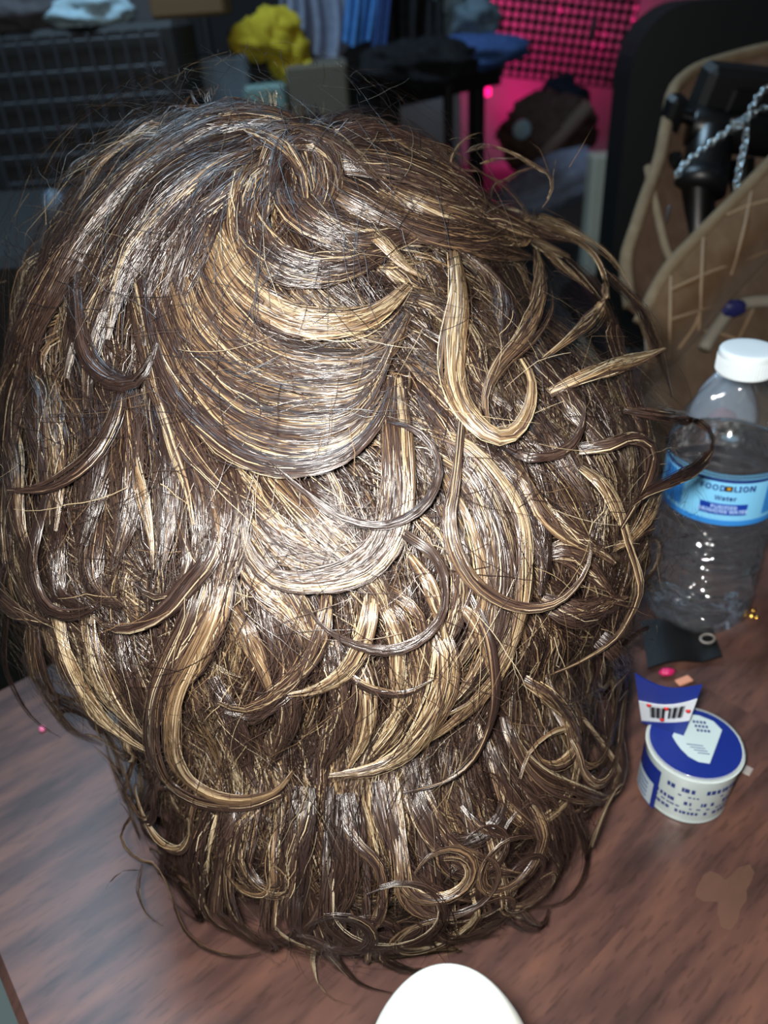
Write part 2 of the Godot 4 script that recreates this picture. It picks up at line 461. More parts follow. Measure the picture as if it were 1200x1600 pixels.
# Each curl: tone (0 dark .. 1 golden), width in photograph pixels, lift of root and tip over the wig in mm, then the pixels it passes
const CURLS := [
	# crown, falling to the left
	[0.35, 70, 2, 4, 420,185, 320,200, 220,260, 140,350, 80,450, 30,560],
	[0.40, 70, 3, 4, 420,215, 320,250, 230,320, 165,410, 120,500, 100,590],
	[0.35, 70, 3, 4, 410,240, 340,290, 280,360, 240,450, 225,540],
	[0.45, 60, 2, 4, 230,240, 120,370, 50,480, 5,600, -25,720],
	[0.35, 60, 2, 4, 120,380, 50,490, 25,600, 10,700, 5,790],
	[0.30, 50, 3, 5, 300,290, 210,380, 160,480, 140,560, 135,640],
	[0.45, 50, 3, 5, 350,250, 250,330, 190,430, 165,530],
	[0.55, 45, 4, 5, 330,180, 260,225, 180,290, 120,370, 80,440],
	[0.30, 55, 2, 4, 390,260, 330,330, 300,400, 275,480, 250,560],
	[0.40, 50, 2, 4, 480,210, 430,185, 350,180, 280,205, 225,245],
	# crown, top and right
	[0.35, 60, 1, 3, 470,230, 540,195, 620,200, 690,235, 740,290],
	[0.45, 60, 2, 4, 480,240, 570,245, 670,275, 770,325, 850,370],
	[0.70, 55, 2, 4, 600,290, 660,320, 740,350, 820,370, 890,400],
	[0.55, 55, 3, 4, 470,270, 550,315, 640,355, 730,375, 830,400],
	[0.85, 20, 6, 7, 540,330, 590,375, 630,415, 665,435],
	[0.40, 50, 3, 4, 450,260, 470,320, 530,360, 600,370, 670,350],
	[0.35, 45, 2, 4, 440,250, 400,310, 395,380, 430,440],
	[0.50, 45, 2, 4, 470,215, 500,250, 505,300, 480,350],
	[0.65, 35, 3, 5, 430,240, 385,280, 370,340, 385,400, 420,445],
	[0.60, 40, 3, 5, 740,330, 820,345, 890,365, 950,400, 985,450],
	[0.40, 45, 2, 4, 600,220, 670,250, 730,290, 790,335],
	[0.40, 40, 5, 6, 375,230, 430,205, 490,208, 545,240, 590,280],
	[0.35, 38, 6, 6, 415,275, 440,228, 490,222, 525,255, 530,300],
	[0.50, 30, 7, 7, 390,200, 440,222, 472,260, 480,310],
	[0.30, 34, 6, 7, 520,200, 470,215, 435,250, 425,300],
	# the broad smooth sweep
	[0.35, 55, 3, 5, 380,300, 400,370, 460,415, 540,415, 620,390],
	[0.75, 50, 5, 6, 325,330, 365,425, 440,487, 520,505, 590,490, 640,445],
	[0.50, 60, 5, 7, 300,345, 340,465, 425,543, 510,567, 590,550, 635,490],
	[0.60, 60, 5, 7, 265,370, 312,505, 400,592, 500,618, 580,597, 612,535],
	[0.50, 55, 6, 8, 240,395, 290,545, 378,640, 480,668, 563,643, 604,570],
	[0.65, 40, 6, 8, 228,410, 275,560, 355,660, 450,700, 545,685, 600,615],
	[0.20, 34, 9, 11, 222,430, 265,585, 345,680, 435,724, 525,714, 590,655, 612,585],
	[0.85, 22, 8, 8, 212,440, 250,560, 300,642, 368,702, 440,722],
	[0.45, 40, 4, 6, 212,470, 240,580, 285,680, 345,760, 420,800],
	# middle
	[0.55, 38, 9, 12, 618,590, 622,690, 620,780, 602,846, 562,888, 502,908, 432,905, 390,865, 380,825],
	[0.15, 16, 13, 14, 600,655, 645,667, 675,695, 686,740, 660,792, 600,822, 530,808, 470,765, 420,720],
	[0.50, 50, 4, 5, 420,730, 480,800, 540,860, 590,920, 610,980],
	[0.60, 45, 4, 5, 360,740, 400,800, 450,850, 520,880, 580,900],
	[0.55, 45, 4, 5, 350,800, 390,870, 440,930, 480,990, 490,1050],
	[0.75, 40, 5, 6, 365,850, 400,910, 440,950, 480,990, 520,1010],
	[0.45, 45, 4, 5, 660,600, 700,660, 730,720, 740,790],
	[0.60, 40, 5, 6, 640,560, 690,600, 720,650, 735,700],
	# right side
	[0.80, 34, 11, 13, 712,395, 718,460, 712,530, 710,590, 728,640, 770,680, 805,675, 828,635, 830,590, 815,560],
	[0.75, 34, 9, 11, 840,395, 850,465, 825,525, 785,570, 762,615, 765,660],
	[0.55, 22, 10, 14, 800,335, 870,360, 925,395, 946,435, 938,485, 895,525, 850,560],
	[0.80, 28, 8, 9, 850,390, 895,425, 930,460],
	[0.75, 26, 8, 14, 860,615, 920,588, 980,567, 1040,545],
	[0.30, 45, 3, 5, 880,400, 930,450, 960,520, 980,590, 990,660],
	[0.30, 40, 3, 6, 940,420, 1000,480, 1030,550, 1050,620],
	[0.30, 45, 3, 5, 730,390, 780,440, 800,500, 790,560],
	[0.40, 45, 3, 5, 640,460, 690,480, 730,530, 760,600, 800,640],
	[0.30, 45, 3, 5, 840,560, 890,620, 930,670, 960,720],
	[0.45, 40, 3, 5, 830,640, 870,690, 900,740, 930,790],
	[0.35, 40, 4, 6, 960,560, 990,620, 1010,680, 1010,740],
	[0.20, 18, 11, 12, 793,700, 825,714, 867,710, 893,693, 910,665, 915,632],
	[0.35, 24, 11, 13, 905,702, 947,697, 983,687, 1010,692, 1021,715, 1014,750, 995,785, 970,825],
	[0.25, 26, 12, 16, 975,640, 1030,648, 1075,652, 1106,666, 1117,692, 1104,720, 1065,745, 1015,768, 975,800],
	[0.85, 32, 7, 8, 1035,765, 1016,805, 988,840, 960,860],
	[0.60, 18, 10, 11, 905,728, 940,752, 965,790, 978,838, 994,885, 1000,920, 989,955, 960,1000, 905,1035, 850,1058],
	[0.85, 16, 11, 11, 905,728, 935,750, 955,785, 968,820],
	[0.35, 35, 6, 7, 845,940, 890,960, 930,955, 980,935],
	[0.45, 35, 6, 7, 840,870, 880,860, 920,880, 960,930],
	[0.65, 35, 5, 7, 830,770, 870,820, 920,850, 960,880],
	# centre right, long arcs
	[0.90, 20, 9, 10, 676,674, 730,697, 774,742, 803,787, 817,830, 818,900, 812,960, 790,1030, 742,1092, 690,1122],
	[0.40, 40, 6, 8, 685,700, 735,735, 768,790, 786,850, 790,920, 780,990, 745,1060, 690,1115],
	[0.70, 30, 7, 8, 700,740, 740,800, 758,870, 758,940, 735,1010, 690,1075],
	[0.30, 40, 5, 6, 740,690, 795,735, 835,800, 850,865, 845,930],
	[0.70, 20, 8, 9, 790,705, 820,750, 845,800, 880,840, 920,860],
	[0.45, 36, 5, 6, 690,790, 715,860, 720,930, 700,1000, 660,1060],
	[0.75, 26, 7, 9, 800,960, 795,1020, 760,1080, 710,1130, 650,1170],
	[0.50, 19, 14, 16, 722,640, 719,700, 712,760, 703,808, 712,862, 740,910, 780,938, 823,950, 867,943, 900,917, 921,880, 924,838],
	[0.35, 17, 14, 15, 615,825, 652,848, 678,868, 694,902, 694,950, 677,982, 643,1007, 608,1017, 568,1013, 534,1000, 503,980, 480,952],
	[0.80, 24, 7, 8, 640,870, 665,910, 690,970, 700,1030],
	[0.65, 30, 6, 7, 600,930, 640,960, 660,1020, 660,1090],
	[0.90, 22, 7, 8, 590,930, 610,980, 620,1040, 615,1110],
	[0.60, 40, 5, 7, 640,1010, 650,1080, 625,1140, 580,1190],
	[0.80, 16, 9, 9, 700,930, 735,965, 755,1010, 770,1060],
	[0.55, 30, 9, 11, 508,930, 500,978, 483,1023, 457,1063, 417,1097, 377,1110, 340,1098],
	[0.60, 24, 9, 10, 580,920, 578,968, 563,1017, 530,1057, 490,1080, 450,1087],
	[0.45, 14, 11, 11, 535,1045, 555,1062, 585,1078, 633,1083, 677,1062],
	[0.15, 30, 7, 8, 480,1060, 440,1100, 395,1125, 350,1115],
	[0.85, 40, 9, 13, 682,975, 697,1023, 693,1083, 670,1133, 633,1177, 583,1203, 515,1213],
	[0.45, 14, 12, 14, 735,930, 766,1000, 777,1080, 765,1140, 735,1195, 690,1225, 630,1240],
	[0.45, 45, 4, 5, 400,900, 420,980, 440,1060, 440,1140, 420,1200],
	[0.80, 26, 6, 7, 355,940, 385,990, 410,1040, 425,1090],
	[0.35, 45, 4, 6, 520,1000, 535,1070, 530,1140, 505,1200],
	[0.70, 26, 6, 7, 560,1040, 575,1090, 570,1150, 545,1200],
	[0.30, 40, 4, 6, 330,1060, 360,1130, 380,1190, 400,1230],
	# left side
	[0.15, 30, 9, 11, 118,430, 119,500, 134,555, 165,592, 203,600, 228,574, 242,535],
	[0.20, 22, 11, 13, 190,590, 182,640, 168,675, 145,710, 110,740, 65,763, 10,766],
	[0.25, 22, 11, 12, 75,760, 55,830, 46,878, 57,925, 79,954, 117,960, 155,946],
	[0.35, 24, 10, 12, 345,800, 330,870, 293,917, 267,947, 233,970, 200,983, 167,980, 145,962],
	[0.10, 16, 9, 10, 275,800, 288,870, 272,918, 238,932, 208,910],
	[0.45, 55, 4, 6, 45,560, 60,650, 70,740, 75,820],
	[0.60, 45, 4, 6, 80,600, 88,690, 90,760, 85,830],
	[0.35, 55, 4, 6, 150,600, 150,700, 140,790, 120,870],
	[0.45, 50, 5, 6, 195,600, 200,700, 195,800, 175,890],
	[0.30, 50, 5, 6, 240,590, 255,700, 260,800, 250,890],
	[0.40, 50, 5, 6, 275,660, 305,760, 310,850, 290,930],
	[0.85, 13, 8, 9, 230,585, 266,685, 290,755, 302,820],
	[0.65, 24, 6, 7, 205,640, 215,740, 235,830, 240,890],
	[0.50, 50, 5, 7, 330,700, 350,800, 345,890, 320,970],
	[0.45, 45, 4, 6, 10,640, 20,740, 30,830, 60,900],
	[0.35, 40, 4, 6, 90,800, 80,870, 90,930, 130,950],
	[0.45, 40, 4, 6, 150,800, 140,870, 150,920, 190,950],
	[0.30, 30, 5, 8, 10,880, 0,930, 30,960, 80,975],
	[0.50, 50, 8, 10, 345,860, 330,950, 300,1020, 265,1075, 245,1130],
	[0.98, 24, 11, 14, 350,900, 333,967, 300,1037, 277,1085, 267,1135, 271,1185, 295,1222, 335,1245, 385,1250, 430,1236, 458,1205],
	[0.40, 24, 10, 13, 315,890, 292,960, 255,1045, 238,1105, 240,1175, 265,1225, 315,1255, 385,1262, 440,1242],
	[0.85, 42, 6, 9, 85,945, 95,1017, 117,1067, 150,1117, 200,1157, 240,1180],
	[0.55, 40, 5, 8, 48,960, 55,1040, 75,1090, 110,1140, 160,1165],
	[0.25, 16, 6, 9, 12,960, 7,1030, 24,1080, 54,1125, 95,1152],
	[0.65, 40, 6, 9, 135,955, 150,1040, 182,1100, 228,1155],
	[0.20, 40, 5, 7, 180,975, 195,1040, 215,1100, 240,1150],
	[0.70, 14, 8, 10, 145,960, 155,1040, 190,1110, 240,1165],
	# nape
	[0.45, 20, 8, 11, 400,1260, 365,1300, 354,1380, 367,1433, 400,1467, 442,1475, 483,1446, 504,1404, 500,1365],
	[0.30, 20, 8, 11, 530,1270, 560,1317, 592,1350, 600,1404, 583,1450, 555,1472],
	[0.10, 13, 8, 12, 275,1240, 250,1229, 229,1250, 221,1283, 233,1308, 262,1317],
	[0.50, 15, 8, 12, 205,1275, 190,1300, 195,1322, 216,1343, 243,1352, 263,1385, 277,1428],
	[0.20, 7, 8, 12, 222,1350, 215,1385, 219,1408, 231,1432, 256,1447],
	[0.50, 12, 8, 11, 270,1400, 278,1430, 293,1458, 325,1483, 375,1493, 424,1483],
	[0.90, 7, 8, 11, 505,1440, 494,1470, 487,1502, 497,1538, 522,1562, 560,1571],
	[0.40, 26, 7, 10, 480,1400, 498,1465, 527,1508, 567,1540, 612,1552],
	[0.65, 24, 9, 12, 820,1060, 855,1082, 885,1112, 900,1150, 896,1180, 870,1199, 844,1191, 832,1165],
	[0.40, 24, 8, 11, 790,1120, 802,1157, 825,1195, 862,1225, 919,1244, 958,1247],
	[0.35, 34, 8, 11, 935,1000, 962,1025, 976,1060, 967,1112, 949,1157],
	[0.30, 20, 8, 11, 965,1130, 974,1170, 975,1208, 956,1244, 915,1260],
	[0.45, 36, 7, 10, 640,1220, 656,1262, 682,1311, 715,1340, 760,1360, 812,1367],
	[0.40, 28, 7, 10, 590,1220, 602,1281, 622,1337, 650,1375, 685,1397, 738,1409],
	[0.35, 20, 8, 11, 880,1240, 900,1285, 915,1330, 907,1375, 877,1409, 825,1418],
	[0.40, 11, 9, 11, 720,1260, 744,1287, 774,1305, 812,1311, 857,1300],
	[0.20, 40, 6, 9, 760,1150, 790,1220, 830,1280, 860,1340],
	[0.20, 45, 6, 9, 480,1230, 470,1300, 460,1370, 440,1430],
	[0.25, 45, 6, 9, 540,1240, 545,1320, 530,1400, 515,1460],
	[0.35, 34, 7, 10, 330,1270, 310,1330, 310,1390, 330,1440, 370,1460],
	[0.30, 40, 6, 9, 660,1380, 680,1430, 720,1460, 780,1460],
	[0.25, 36, 6, 9, 560,1440, 590,1490, 640,1515, 700,1510],
	[0.10, 30, 7, 10, 770,1400, 810,1440, 845,1450, 858,1420],
	[0.15, 40, 6, 9, 380,1240, 360,1290, 340,1340],
	[0.25, 40, 6, 9, 820,1200, 870,1290, 880,1350, 850,1400],
]
# single hairs and thin wisps that stand off the wig
const WISPS := [
	[0.8, 5, 2, 8, 828,345, 816,322, 789,292, 750,265, 705,232, 660,218],
	[0.7, 3, 2, 10, 750,268, 715,262, 705,250, 717,226, 744,208, 774,211],
	[0.7, 6, 2, 10, 846,325, 861,300, 858,277, 840,262, 804,241, 759,232, 726,241],
	[0.6, 5, 2, 10, 762,325, 777,292, 804,268, 840,262, 862,285],
	[0.6, 3, 2, 10, 858,268, 846,235, 822,217],
	[0.9, 1, 2, 10, 885,268, 909,229, 927,196],
	[0.9, 1, 2, 10, 864,286, 867,262, 869,247],
	[0.8, 4, 2, 10, 750,255, 775,247, 815,247, 840,262],
	[0.4, 2, 2, 10, 268,170, 245,205, 225,240],
	[0.4, 2, 2, 10, 330,185, 300,172, 268,165, 245,195],
	[0.5, 1, 2, 10, 72,360, 70,320, 69,282],
	[0.2, 1, 2, 10, 82,310, 100,280, 130,264, 165,256],
	[0.2, 1, 2, 10, 25,440, 10,415, -5,395],
	[0.7, 3, 2, 10, 310,200, 360,175, 400,160],
	[0.3, 1, 2, 10, 215,1210, 190,1240, 185,1270, 190,1300],
	[0.6, 1, 2, 10, 222,1360, 190,1362, 172,1378, 165,1390],
	[0.3, 2, 2, 10, 1075,650, 1080,620, 1070,590, 1058,570],
]

func build_wig() -> void:
	ell = [
		[at_depth(440, 560, 0.40), Vector3(0.130, 0.128, 0.13)],
		[at_depth(520, 790, 0.375), Vector3(0.157, 0.112, 0.125)],
		[at_depth(575, 1060, 0.405), Vector3(0.117, 0.100, 0.122)],
	]
	wig_c = at_depth(535, 820, 0.39)
	noise.seed = 5; noise.frequency = 0.02
	var wig := thing("wig", "curly dark brown wig with golden highlights standing on the wooden table", "wig", Vector3(wig_c.x, TABLE_Y, wig_c.z))
	# inner cap
	var v := PackedVector3Array(); var idx := PackedInt32Array()
	for k in 33:
		for j in 65:
			var th := PI * k / 32.0
			var ph := TAU * (j % 64) / 64.0
			var d := Vector3(sin(th) * cos(ph), cos(th), sin(th) * sin(ph))
			var p := wig_c + d * (reach(d) - 0.020)
			p.y = maxf(p.y, TABLE_Y + 0.002)
			v.append(p - wig.position)
	for k in 32:
		for j in 64:
			var a := k * 65 + j
			idx.append_array([a, a + 65, a + 1, a + 1, a + 65, a + 66])
	part("wig_cap", tri_mesh(v, idx), mat(Color(0.20, 0.155, 0.135), 0.9, 0.0, 0.2), wig)
	var hm := mat(Color.WHITE, 0.33, 0.0, 0.64)
	hm.vertex_color_use_as_albedo = true; hm.vertex_color_is_srgb = true
	var made := []
	for row in CURLS:
		var pts := []
		var n: int = (row.size() - 4) / 2
		for k in n:
			var off := lerpf(row[2], row[3], float(k) / (n - 1)) * 0.001
			if k == 0: off -= 0.006      # the root comes out from under the hair above it
			var p := wig_hit(row[4 + k * 2], row[5 + k * 2], off)
			p.y = maxf(p.y, TABLE_Y + 0.004)
			pts.append(p)
		remember(spline(pts, 16))
		made.append(pts)
	# under hair that fills the wig between the curls
	rng.seed = 11
	hair_begin()
	var count := 0
	while count < 2300:
		var d := Vector3(rng.randfn(), rng.randfn(), rng.randfn()).normalized()
		if d.z < -0.25 and rng.randf() < 0.6: continue
		var p := to_surface(wig_c + d, 0.0)
		if p.y < TABLE_Y + 0.01: continue
		if p.y < TABLE_Y + 0.085 and rng.randf() < 0.35: continue
		count += 1
		var off := rng.randf_range(-0.014, -0.002)
		var bend := rng.randf_range(-0.16, 0.16)
		var turn := rng.randf_range(-0.4, 0.4)
		var steps := 7
		if p.y < TABLE_Y + 0.10:            # short tight curls at the nape
			bend = rng.randf_range(0.25, 0.62) * (1.0 if rng.randf() < 0.6 else -1.0)
			steps = 10
		var pts := [to_surface(p, off - 0.004)]
		for k in steps:
			var n := (p - wig_c).normalized()
			var f := flow(p)
			f = (f - n * f.dot(n)).normalized().rotated(n, turn + bend * k)
			p = to_surface(p + f * 0.009, off)
			p.y = maxf(p.y, TABLE_Y + 0.003)
			pts.append(p)
		lock(pts, rng.randf_range(0.006, 0.015), 15, CURLS[rng.randi() % CURLS.size()][0], 11, 0.45, 0.30, 0.00036)
	for o in hv.size(): hv[o] -= wig.position
	var fill := hair_end("under_hair", hm, wig)
	fill.set_meta("kind", "stuff")
	# the curls one can tell apart
	for c in CURLS.size():
		var row: Array = CURLS[c]
		var mid: Vector3 = made[c][made[c].size() / 2]
		var px := (mid - EYE).dot(-cam_basis.z) / F
		var w: float = row[1]
		hair_begin()
		var length := 0.0
		for k in made[c].size() - 1: length += made[c][k].distance_to(made[c][k + 1])
		lock(made[c], w * px, clampi(int(w * 4.0), 16, 230), row[0], clampi(int(length / 0.0048), 10, 34), 0.42, 0.12 if w < 30 else 0.2, 0.00034)
		for o in hv.size(): hv[o] -= wig.position
		hair_end("curl", hm, wig)
	# tight ring curls at the nape
	rng.seed = 23
	var rings := 0
	while rings < 95:
		var d := Vector3(rng.randfn(), rng.randf_range(-1.2, 0.0), rng.randfn()).normalized()
		if d.z < -0.2: continue
		var c0 := to_surface(wig_c + d, 0.0)
		if c0.y < TABLE_Y + 0.018 or c0.y > TABLE_Y + 0.115: continue
		rings += 1
		var nn := surface_normal(c0)
		var ax := Vector3.UP.cross(nn).normalized() * (1.0 if rng.randf() < 0.6 else -1.0)
		var ay := nn.cross(Vector3.UP.cross(nn)).normalized()
		var rr := rng.randf_range(0.010, 0.022)
		var lift := rng.randf_range(0.004, 0.014)
		var pts := [to_surface(c0 - ax * rr * 0.8 + ay * rng.randf_range(0.02, 0.03), -0.006)]
		var gain := rng.randf_range(27.0, 39.0)
		for k in 10:
			var an := deg_to_rad(160.0 + k * gain)
			var p := to_surface(c0 + (ax * cos(an) + ay * sin(an)) * rr * (1.0 - 0.03 * k), lift + 0.0006 * k)
			p.y = maxf(p.y, TABLE_Y + 0.004)
			pts.append(p)
		hair_begin()
		lock(pts, rng.randf_range(0.003, 0.008), rng.randi_range(34, 64), rng.randf_range(0.2, 0.75), 28, 0.5, 0.2, 0.00032)
		for o in hv.size(): hv[o] -= wig.position
		hair_end("curl", hm, wig)
	# loose single hairs
	hair_begin()
	for row in WISPS:
		var pts := []
		var n: int = (row.size() - 4) / 2
		for k in n: pts.append(wig_hit(row[4 + k * 2], row[5 + k * 2], lerpf(row[2], row[3], float(k) / (n - 1)) * 0.001))
		lock(pts, row[1] * 0.0006, int(row[1] * 2), row[0], 20, 0.6, 0.25, 0.00030)
	for s in 8000:
		var d := Vector3(rng.randfn(), rng.randfn(), rng.randfn()).normalized()
		if d.z < -0.4: continue
		var off := rng.randf_range(0.004, 0.013)
		var p := to_surface(wig_c + d, off)
		if p.y < TABLE_Y + 0.012: continue
		var high := clampf((d.y - 0.15) * 1.5, 0.0, 1.0)
		var turn := rng.randfn(0.0, 0.45 + 0.7 * high)
		var bend := rng.randf_range(-0.14, 0.14)
		var lift := rng.randf_range(-0.0006, 0.0012)
		var pp := PackedVector3Array(); var ff := PackedVector3Array()
		var step := rng.randf_range(0.002, 0.006)
		for k in 9:
			var n := (p - wig_c).normalized()
			pp.append(p); ff.append(n)
			var f := flow(p) if k % 4 == 0 else ff[k]
			if k % 4 != 0: f = pp[k] - pp[k - 1]
			else: f = (f - n * f.dot(n)).normalized().rotated(n, turn)
			f = (f - n * f.dot(n)).normalized().rotated(n, bend)
			off += lift
			p = to_surface(p + f * step, off)
			p.y = maxf(p.y, TABLE_Y + 0.003)
		strand(pp, ff, rng.randf_range(0.00017, 0.00027), strand_color(0.36, rng.randf()))
	for o in hv.size(): hv[o] -= wig.position
	hair_end("loose_hair", hm, wig).set_meta("kind", "stuff")

# ================================================================ the table and what stands on it
var grain: Vector3           # the way the wood grain runs
var across: Vector3
func build_table() -> void:
	grain = ((on_table(1020, 1450) - on_table(1195, 1249)) * -1.0).normalized()
	var far := on_table(8, 1069)
	var near := on_table(18, 1578)
	across = Vector3(-grain.z, 0, grain.x)           # towards the camera side
	if across.dot(near - far) < 0.0: across = -across
	var corner := far + grain * (near - far).dot(grain)
	var length := 1.6
	var depth := 0.72
	var img := Image.create(1024, 512, false, Image.FORMAT_RGB8)
	var n1 := FastNoiseLite.new(); n1.seed = 3; n1.frequency = 0.011; n1.fractal_octaves = 4
	var n2 := FastNoiseLite.new(); n2.seed = 9; n2.frequency = 0.05; n2.fractal_octaves = 2
	var dark := Color(0.21, 0.148, 0.138)
	var mid := Color(0.30, 0.212, 0.192)
	var red := Color(0.375, 0.262, 0.222)
	for y in 512:
		for x in 1024:
			var a := n1.get_noise_2d(x * 0.35, y * 3.4) * 0.75 + n1.get_noise_2d(x * 0.8 + 400.0, y * 8.0) * 0.25
			var pore := n2.get_noise_2d(x * 0.35, y * 6.0)
			var t := clampf(0.5 + a, 0.0, 1.0)
			var c := dark.lerp(mid, t * 2.0) if t < 0.5 else mid.lerp(red, t * 2.0 - 1.0)
			if pore > 0.3: c = c.darkened(minf(0.14, (pore - 0.3) * 0.8))
			img.set_pixel(x, y, c)
	img.generate_mipmaps()
	var wood := mat(Color.WHITE, 0.36, 0.0, 0.5)
	wood.albedo_texture = ImageTexture.create_from_image(img)
	wood.uv1_triplanar = true; wood.uv1_scale = Vector3(2.4, 2.4, 2.4)
	var t := thing("table", "dark reddish brown wood grain laminate table under the wig", "table", corner + grain * length / 2.0 + across * depth / 2.0 + Vector3.DOWN * 0.0125)
	t.basis = Basis(grain, Vector3.UP, grain.cross(Vector3.UP))
	part("tabletop", box(Vector3(length, 0.025, depth), 0.004), wood, t)
	var metal := mat(Color(0.12, 0.12, 0.12), 0.4, 0.6)
	for sx in [-1, 1]:
		for sz in [-1, 1]:
			part("leg", box(Vector3(0.04, TABLE_Y - 0.025, 0.04)), metal, t, Vector3(sx * (length / 2 - 0.06), -TABLE_Y / 2.0, sz * (depth / 2 - 0.06)))
	# pale dried stain in the finish
	var v := PackedVector3Array([Vector3.ZERO]); var idx := PackedInt32Array()
	for k in 24:
		var a := TAU * k / 24.0
		v.append(Vector3(cos(a) * 0.014, 0, sin(a) * 0.010) * (1.0 + 0.35 * sin(a * 3.0 + 1.0) + 0.2 * cos(a * 5.0)))
	for k in 24: idx.append_array([0, 1 + k, 1 + (k + 1) % 24])
	var stain := mat(Color(0.45, 0.34, 0.28, 0.35), 0.5)
	stain.transparency = BaseMaterial3D.TRANSPARENCY_ALPHA
	part("stain", tri_mesh(v, idx), stain, t, t.transform.affine_inverse() * (on_table(1135, 1395) + Vector3(0, 0.0003, 0)))

func build_bottle() -> void:
	var base := on_table(1083, 948)
	var b := thing("water_bottle", "clear ribbed plastic water bottle with a blue label and white cap", "bottle", base)
	b.rotation.y = 0.0
	var R := 0.0335
	var prof := [Vector2(0.0, 0.004), Vector2(0.018, 0.002), Vector2(0.026, 0.0), Vector2(0.0315, 0.004), Vector2(0.0332, 0.012)]
	for k in 9:
		var y := 0.017 + k * 0.0078
		prof.append(Vector2(R, y)); prof.append(Vector2(R - 0.0030, y + 0.0039))
	prof.append_array([Vector2(R, 0.088), Vector2(R, 0.0895), Vector2(R - 0.0012, 0.091), Vector2(R - 0.0012, 0.121), Vector2(R, 0.1225), Vector2(R, 0.127), Vector2(0.032, 0.135), Vector2(0.027, 0.147), Vector2(0.020, 0.158), Vector2(0.0145, 0.166), Vector2(0.0125, 0.171), Vector2(0.0125, 0.184)])
	var segs_ := 96
	var pet := mat(Color(0.93, 0.97, 1.0, 0.015), 0.07, 0.0, 0.7)
	pet.transparency = BaseMaterial3D.TRANSPARENCY_ALPHA
	var shell := lathe(smooth_prof(prof, 3), segs_)
	# dimples moulded between the ribs make the wall uneven
	var arr := shell.surface_get_arrays(0)
	var vv: PackedVector3Array = arr[Mesh.ARRAY_VERTEX]
	for k in vv.size():
		if vv[k].y < 0.088 and vv[k].y > 0.006:
			var an := atan2(vv[k].z, vv[k].x)
			var f := 1.0 + 0.024 * sin(an * 13.0 + vv[k].y * 240.0) * sin(an * 3.0 + vv[k].y * 500.0) + 0.016 * sin(an * 7.0 - vv[k].y * 620.0)
			vv[k].x *= f; vv[k].z *= f
	shell = tri_mesh(vv, arr[Mesh.ARRAY_INDEX])
	part("shell", shell, pet, b)
	var wp := []
	for p in prof:
		if p.y < 0.133: wp.append(Vector2(maxf(p.x - 0.0009, 0.0), p.y + 0.0006))
	wp.append(Vector2(0.0, 0.1335))
	var water := mat(Color(0.96, 0.99, 1.0, 0.0), 0.0)
	water.transparency = BaseMaterial3D.TRANSPARENCY_ALPHA
	water.refraction_enabled = true; water.refraction_scale = 0.033
	var wm := lathe(smooth_prof(wp, 2), segs_)
	arr = wm.surface_get_arrays(0)
	vv = arr[Mesh.ARRAY_VERTEX]
	for k in vv.size():
		if vv[k].y < 0.088 and vv[k].y > 0.006:
			var an := atan2(vv[k].z, vv[k].x)
			var f := 1.0 + 0.024 * sin(an * 13.0 + vv[k].y * 240.0) * sin(an * 3.0 + vv[k].y * 500.0) + 0.016 * sin(an * 7.0 - vv[k].y * 620.0)
			vv[k].x *= f; vv[k].z *= f
	part("water", tri_mesh(vv, arr[Mesh.ARRAY_INDEX]), water, b)
	var cap := part("cap", lathe(smooth_prof([Vector2(0.0, 0.187), Vector2(0.0125, 0.187), Vector2(0.0148, 0.186), Vector2(0.0152, 0.184), Vector2(0.0152, 0.174), Vector2(0.0148, 0.1735)].map(func(q): return q), 2), 40), mat(Color(0.80, 0.84, 0.86), 0.45), b)
	var ridge := []
	for k in 60:
		var a := TAU * k / 60.0
		ridge.append([box(Vector3(0.0006, 0.0085, 0.0008), 0.0002), Transform3D(Basis(Vector3.UP, -a), Vector3(cos(a) * 0.0152, 0.1785, sin(a) * 0.0152))])
	part("grip_ridges", join(ridge), mat(Color(0.80, 0.84, 0.86), 0.45), cap)
	# label, wrapped round the waist of the bottle
	var lr := R - 0.0004
	var lab := part("label", lathe([Vector2(lr, 0.091), Vector2(lr, 0.1215)], 64), mat(Color(0.46, 0.74, 0.90), 0.35), b)
	var navy := mat(Color(0.05, 0.12, 0.42), 0.4)
	var sky := mat(Color(0.18, 0.50, 0.80), 0.4)
	var to_eye := EYE - base
	var an0 := atan2(to_eye.x, to_eye.z) + 0.12
	part("border", lathe([Vector2(lr + 0.0003, 0.1200), Vector2(lr + 0.0003, 0.1217)], 64), navy, lab)
	part("border", lathe([Vector2(lr + 0.0002, 0.091), Vector2(lr + 0.0002, 0.0945)], 64), sky, lab)
	part("panel", patch_on_cylinder(0.022, 0.021, lr, 0.1075, an0 + 1.05, 0.0002), sky, lab)
	part("panel", patch_on_cylinder(0.018, 0.021, lr, 0.1075, an0 - 1.0, 0.0002), sky, lab)
	part("lettering", text_on_cylinder("FOOD", 0.0038, lr, 0.1160, an0 - 0.22), navy, lab)
	part("lettering", text_on_cylinder("LION", 0.0038, lr, 0.1160, an0 + 0.30), navy, lab)
	part("emblem", patch_on_cylinder(0.0042, 0.0036, lr, 0.1160, an0 + 0.04, 0.0003), mat(Color(0.10, 0.09, 0.07), 0.5), lab)
	part("emblem", patch_on_cylinder(0.0018, 0.0016, lr, 0.1162, an0 + 0.04, 0.0005), mat(Color(0.75, 0.55, 0.15), 0.5), lab)
	part("lettering", text_on_cylinder("Water", 0.0030, lr, 0.1095, an0 + 0.02), navy, lab)
	part("panel", patch_on_cylinder(0.026, 0.0075, lr, 0.1020, an0 + 0.02, 0.0003), mat(Color(0.05, 0.22, 0.60), 0.4), lab)
	var pale := mat(Color(0.62, 0.75, 0.92), 0.4)
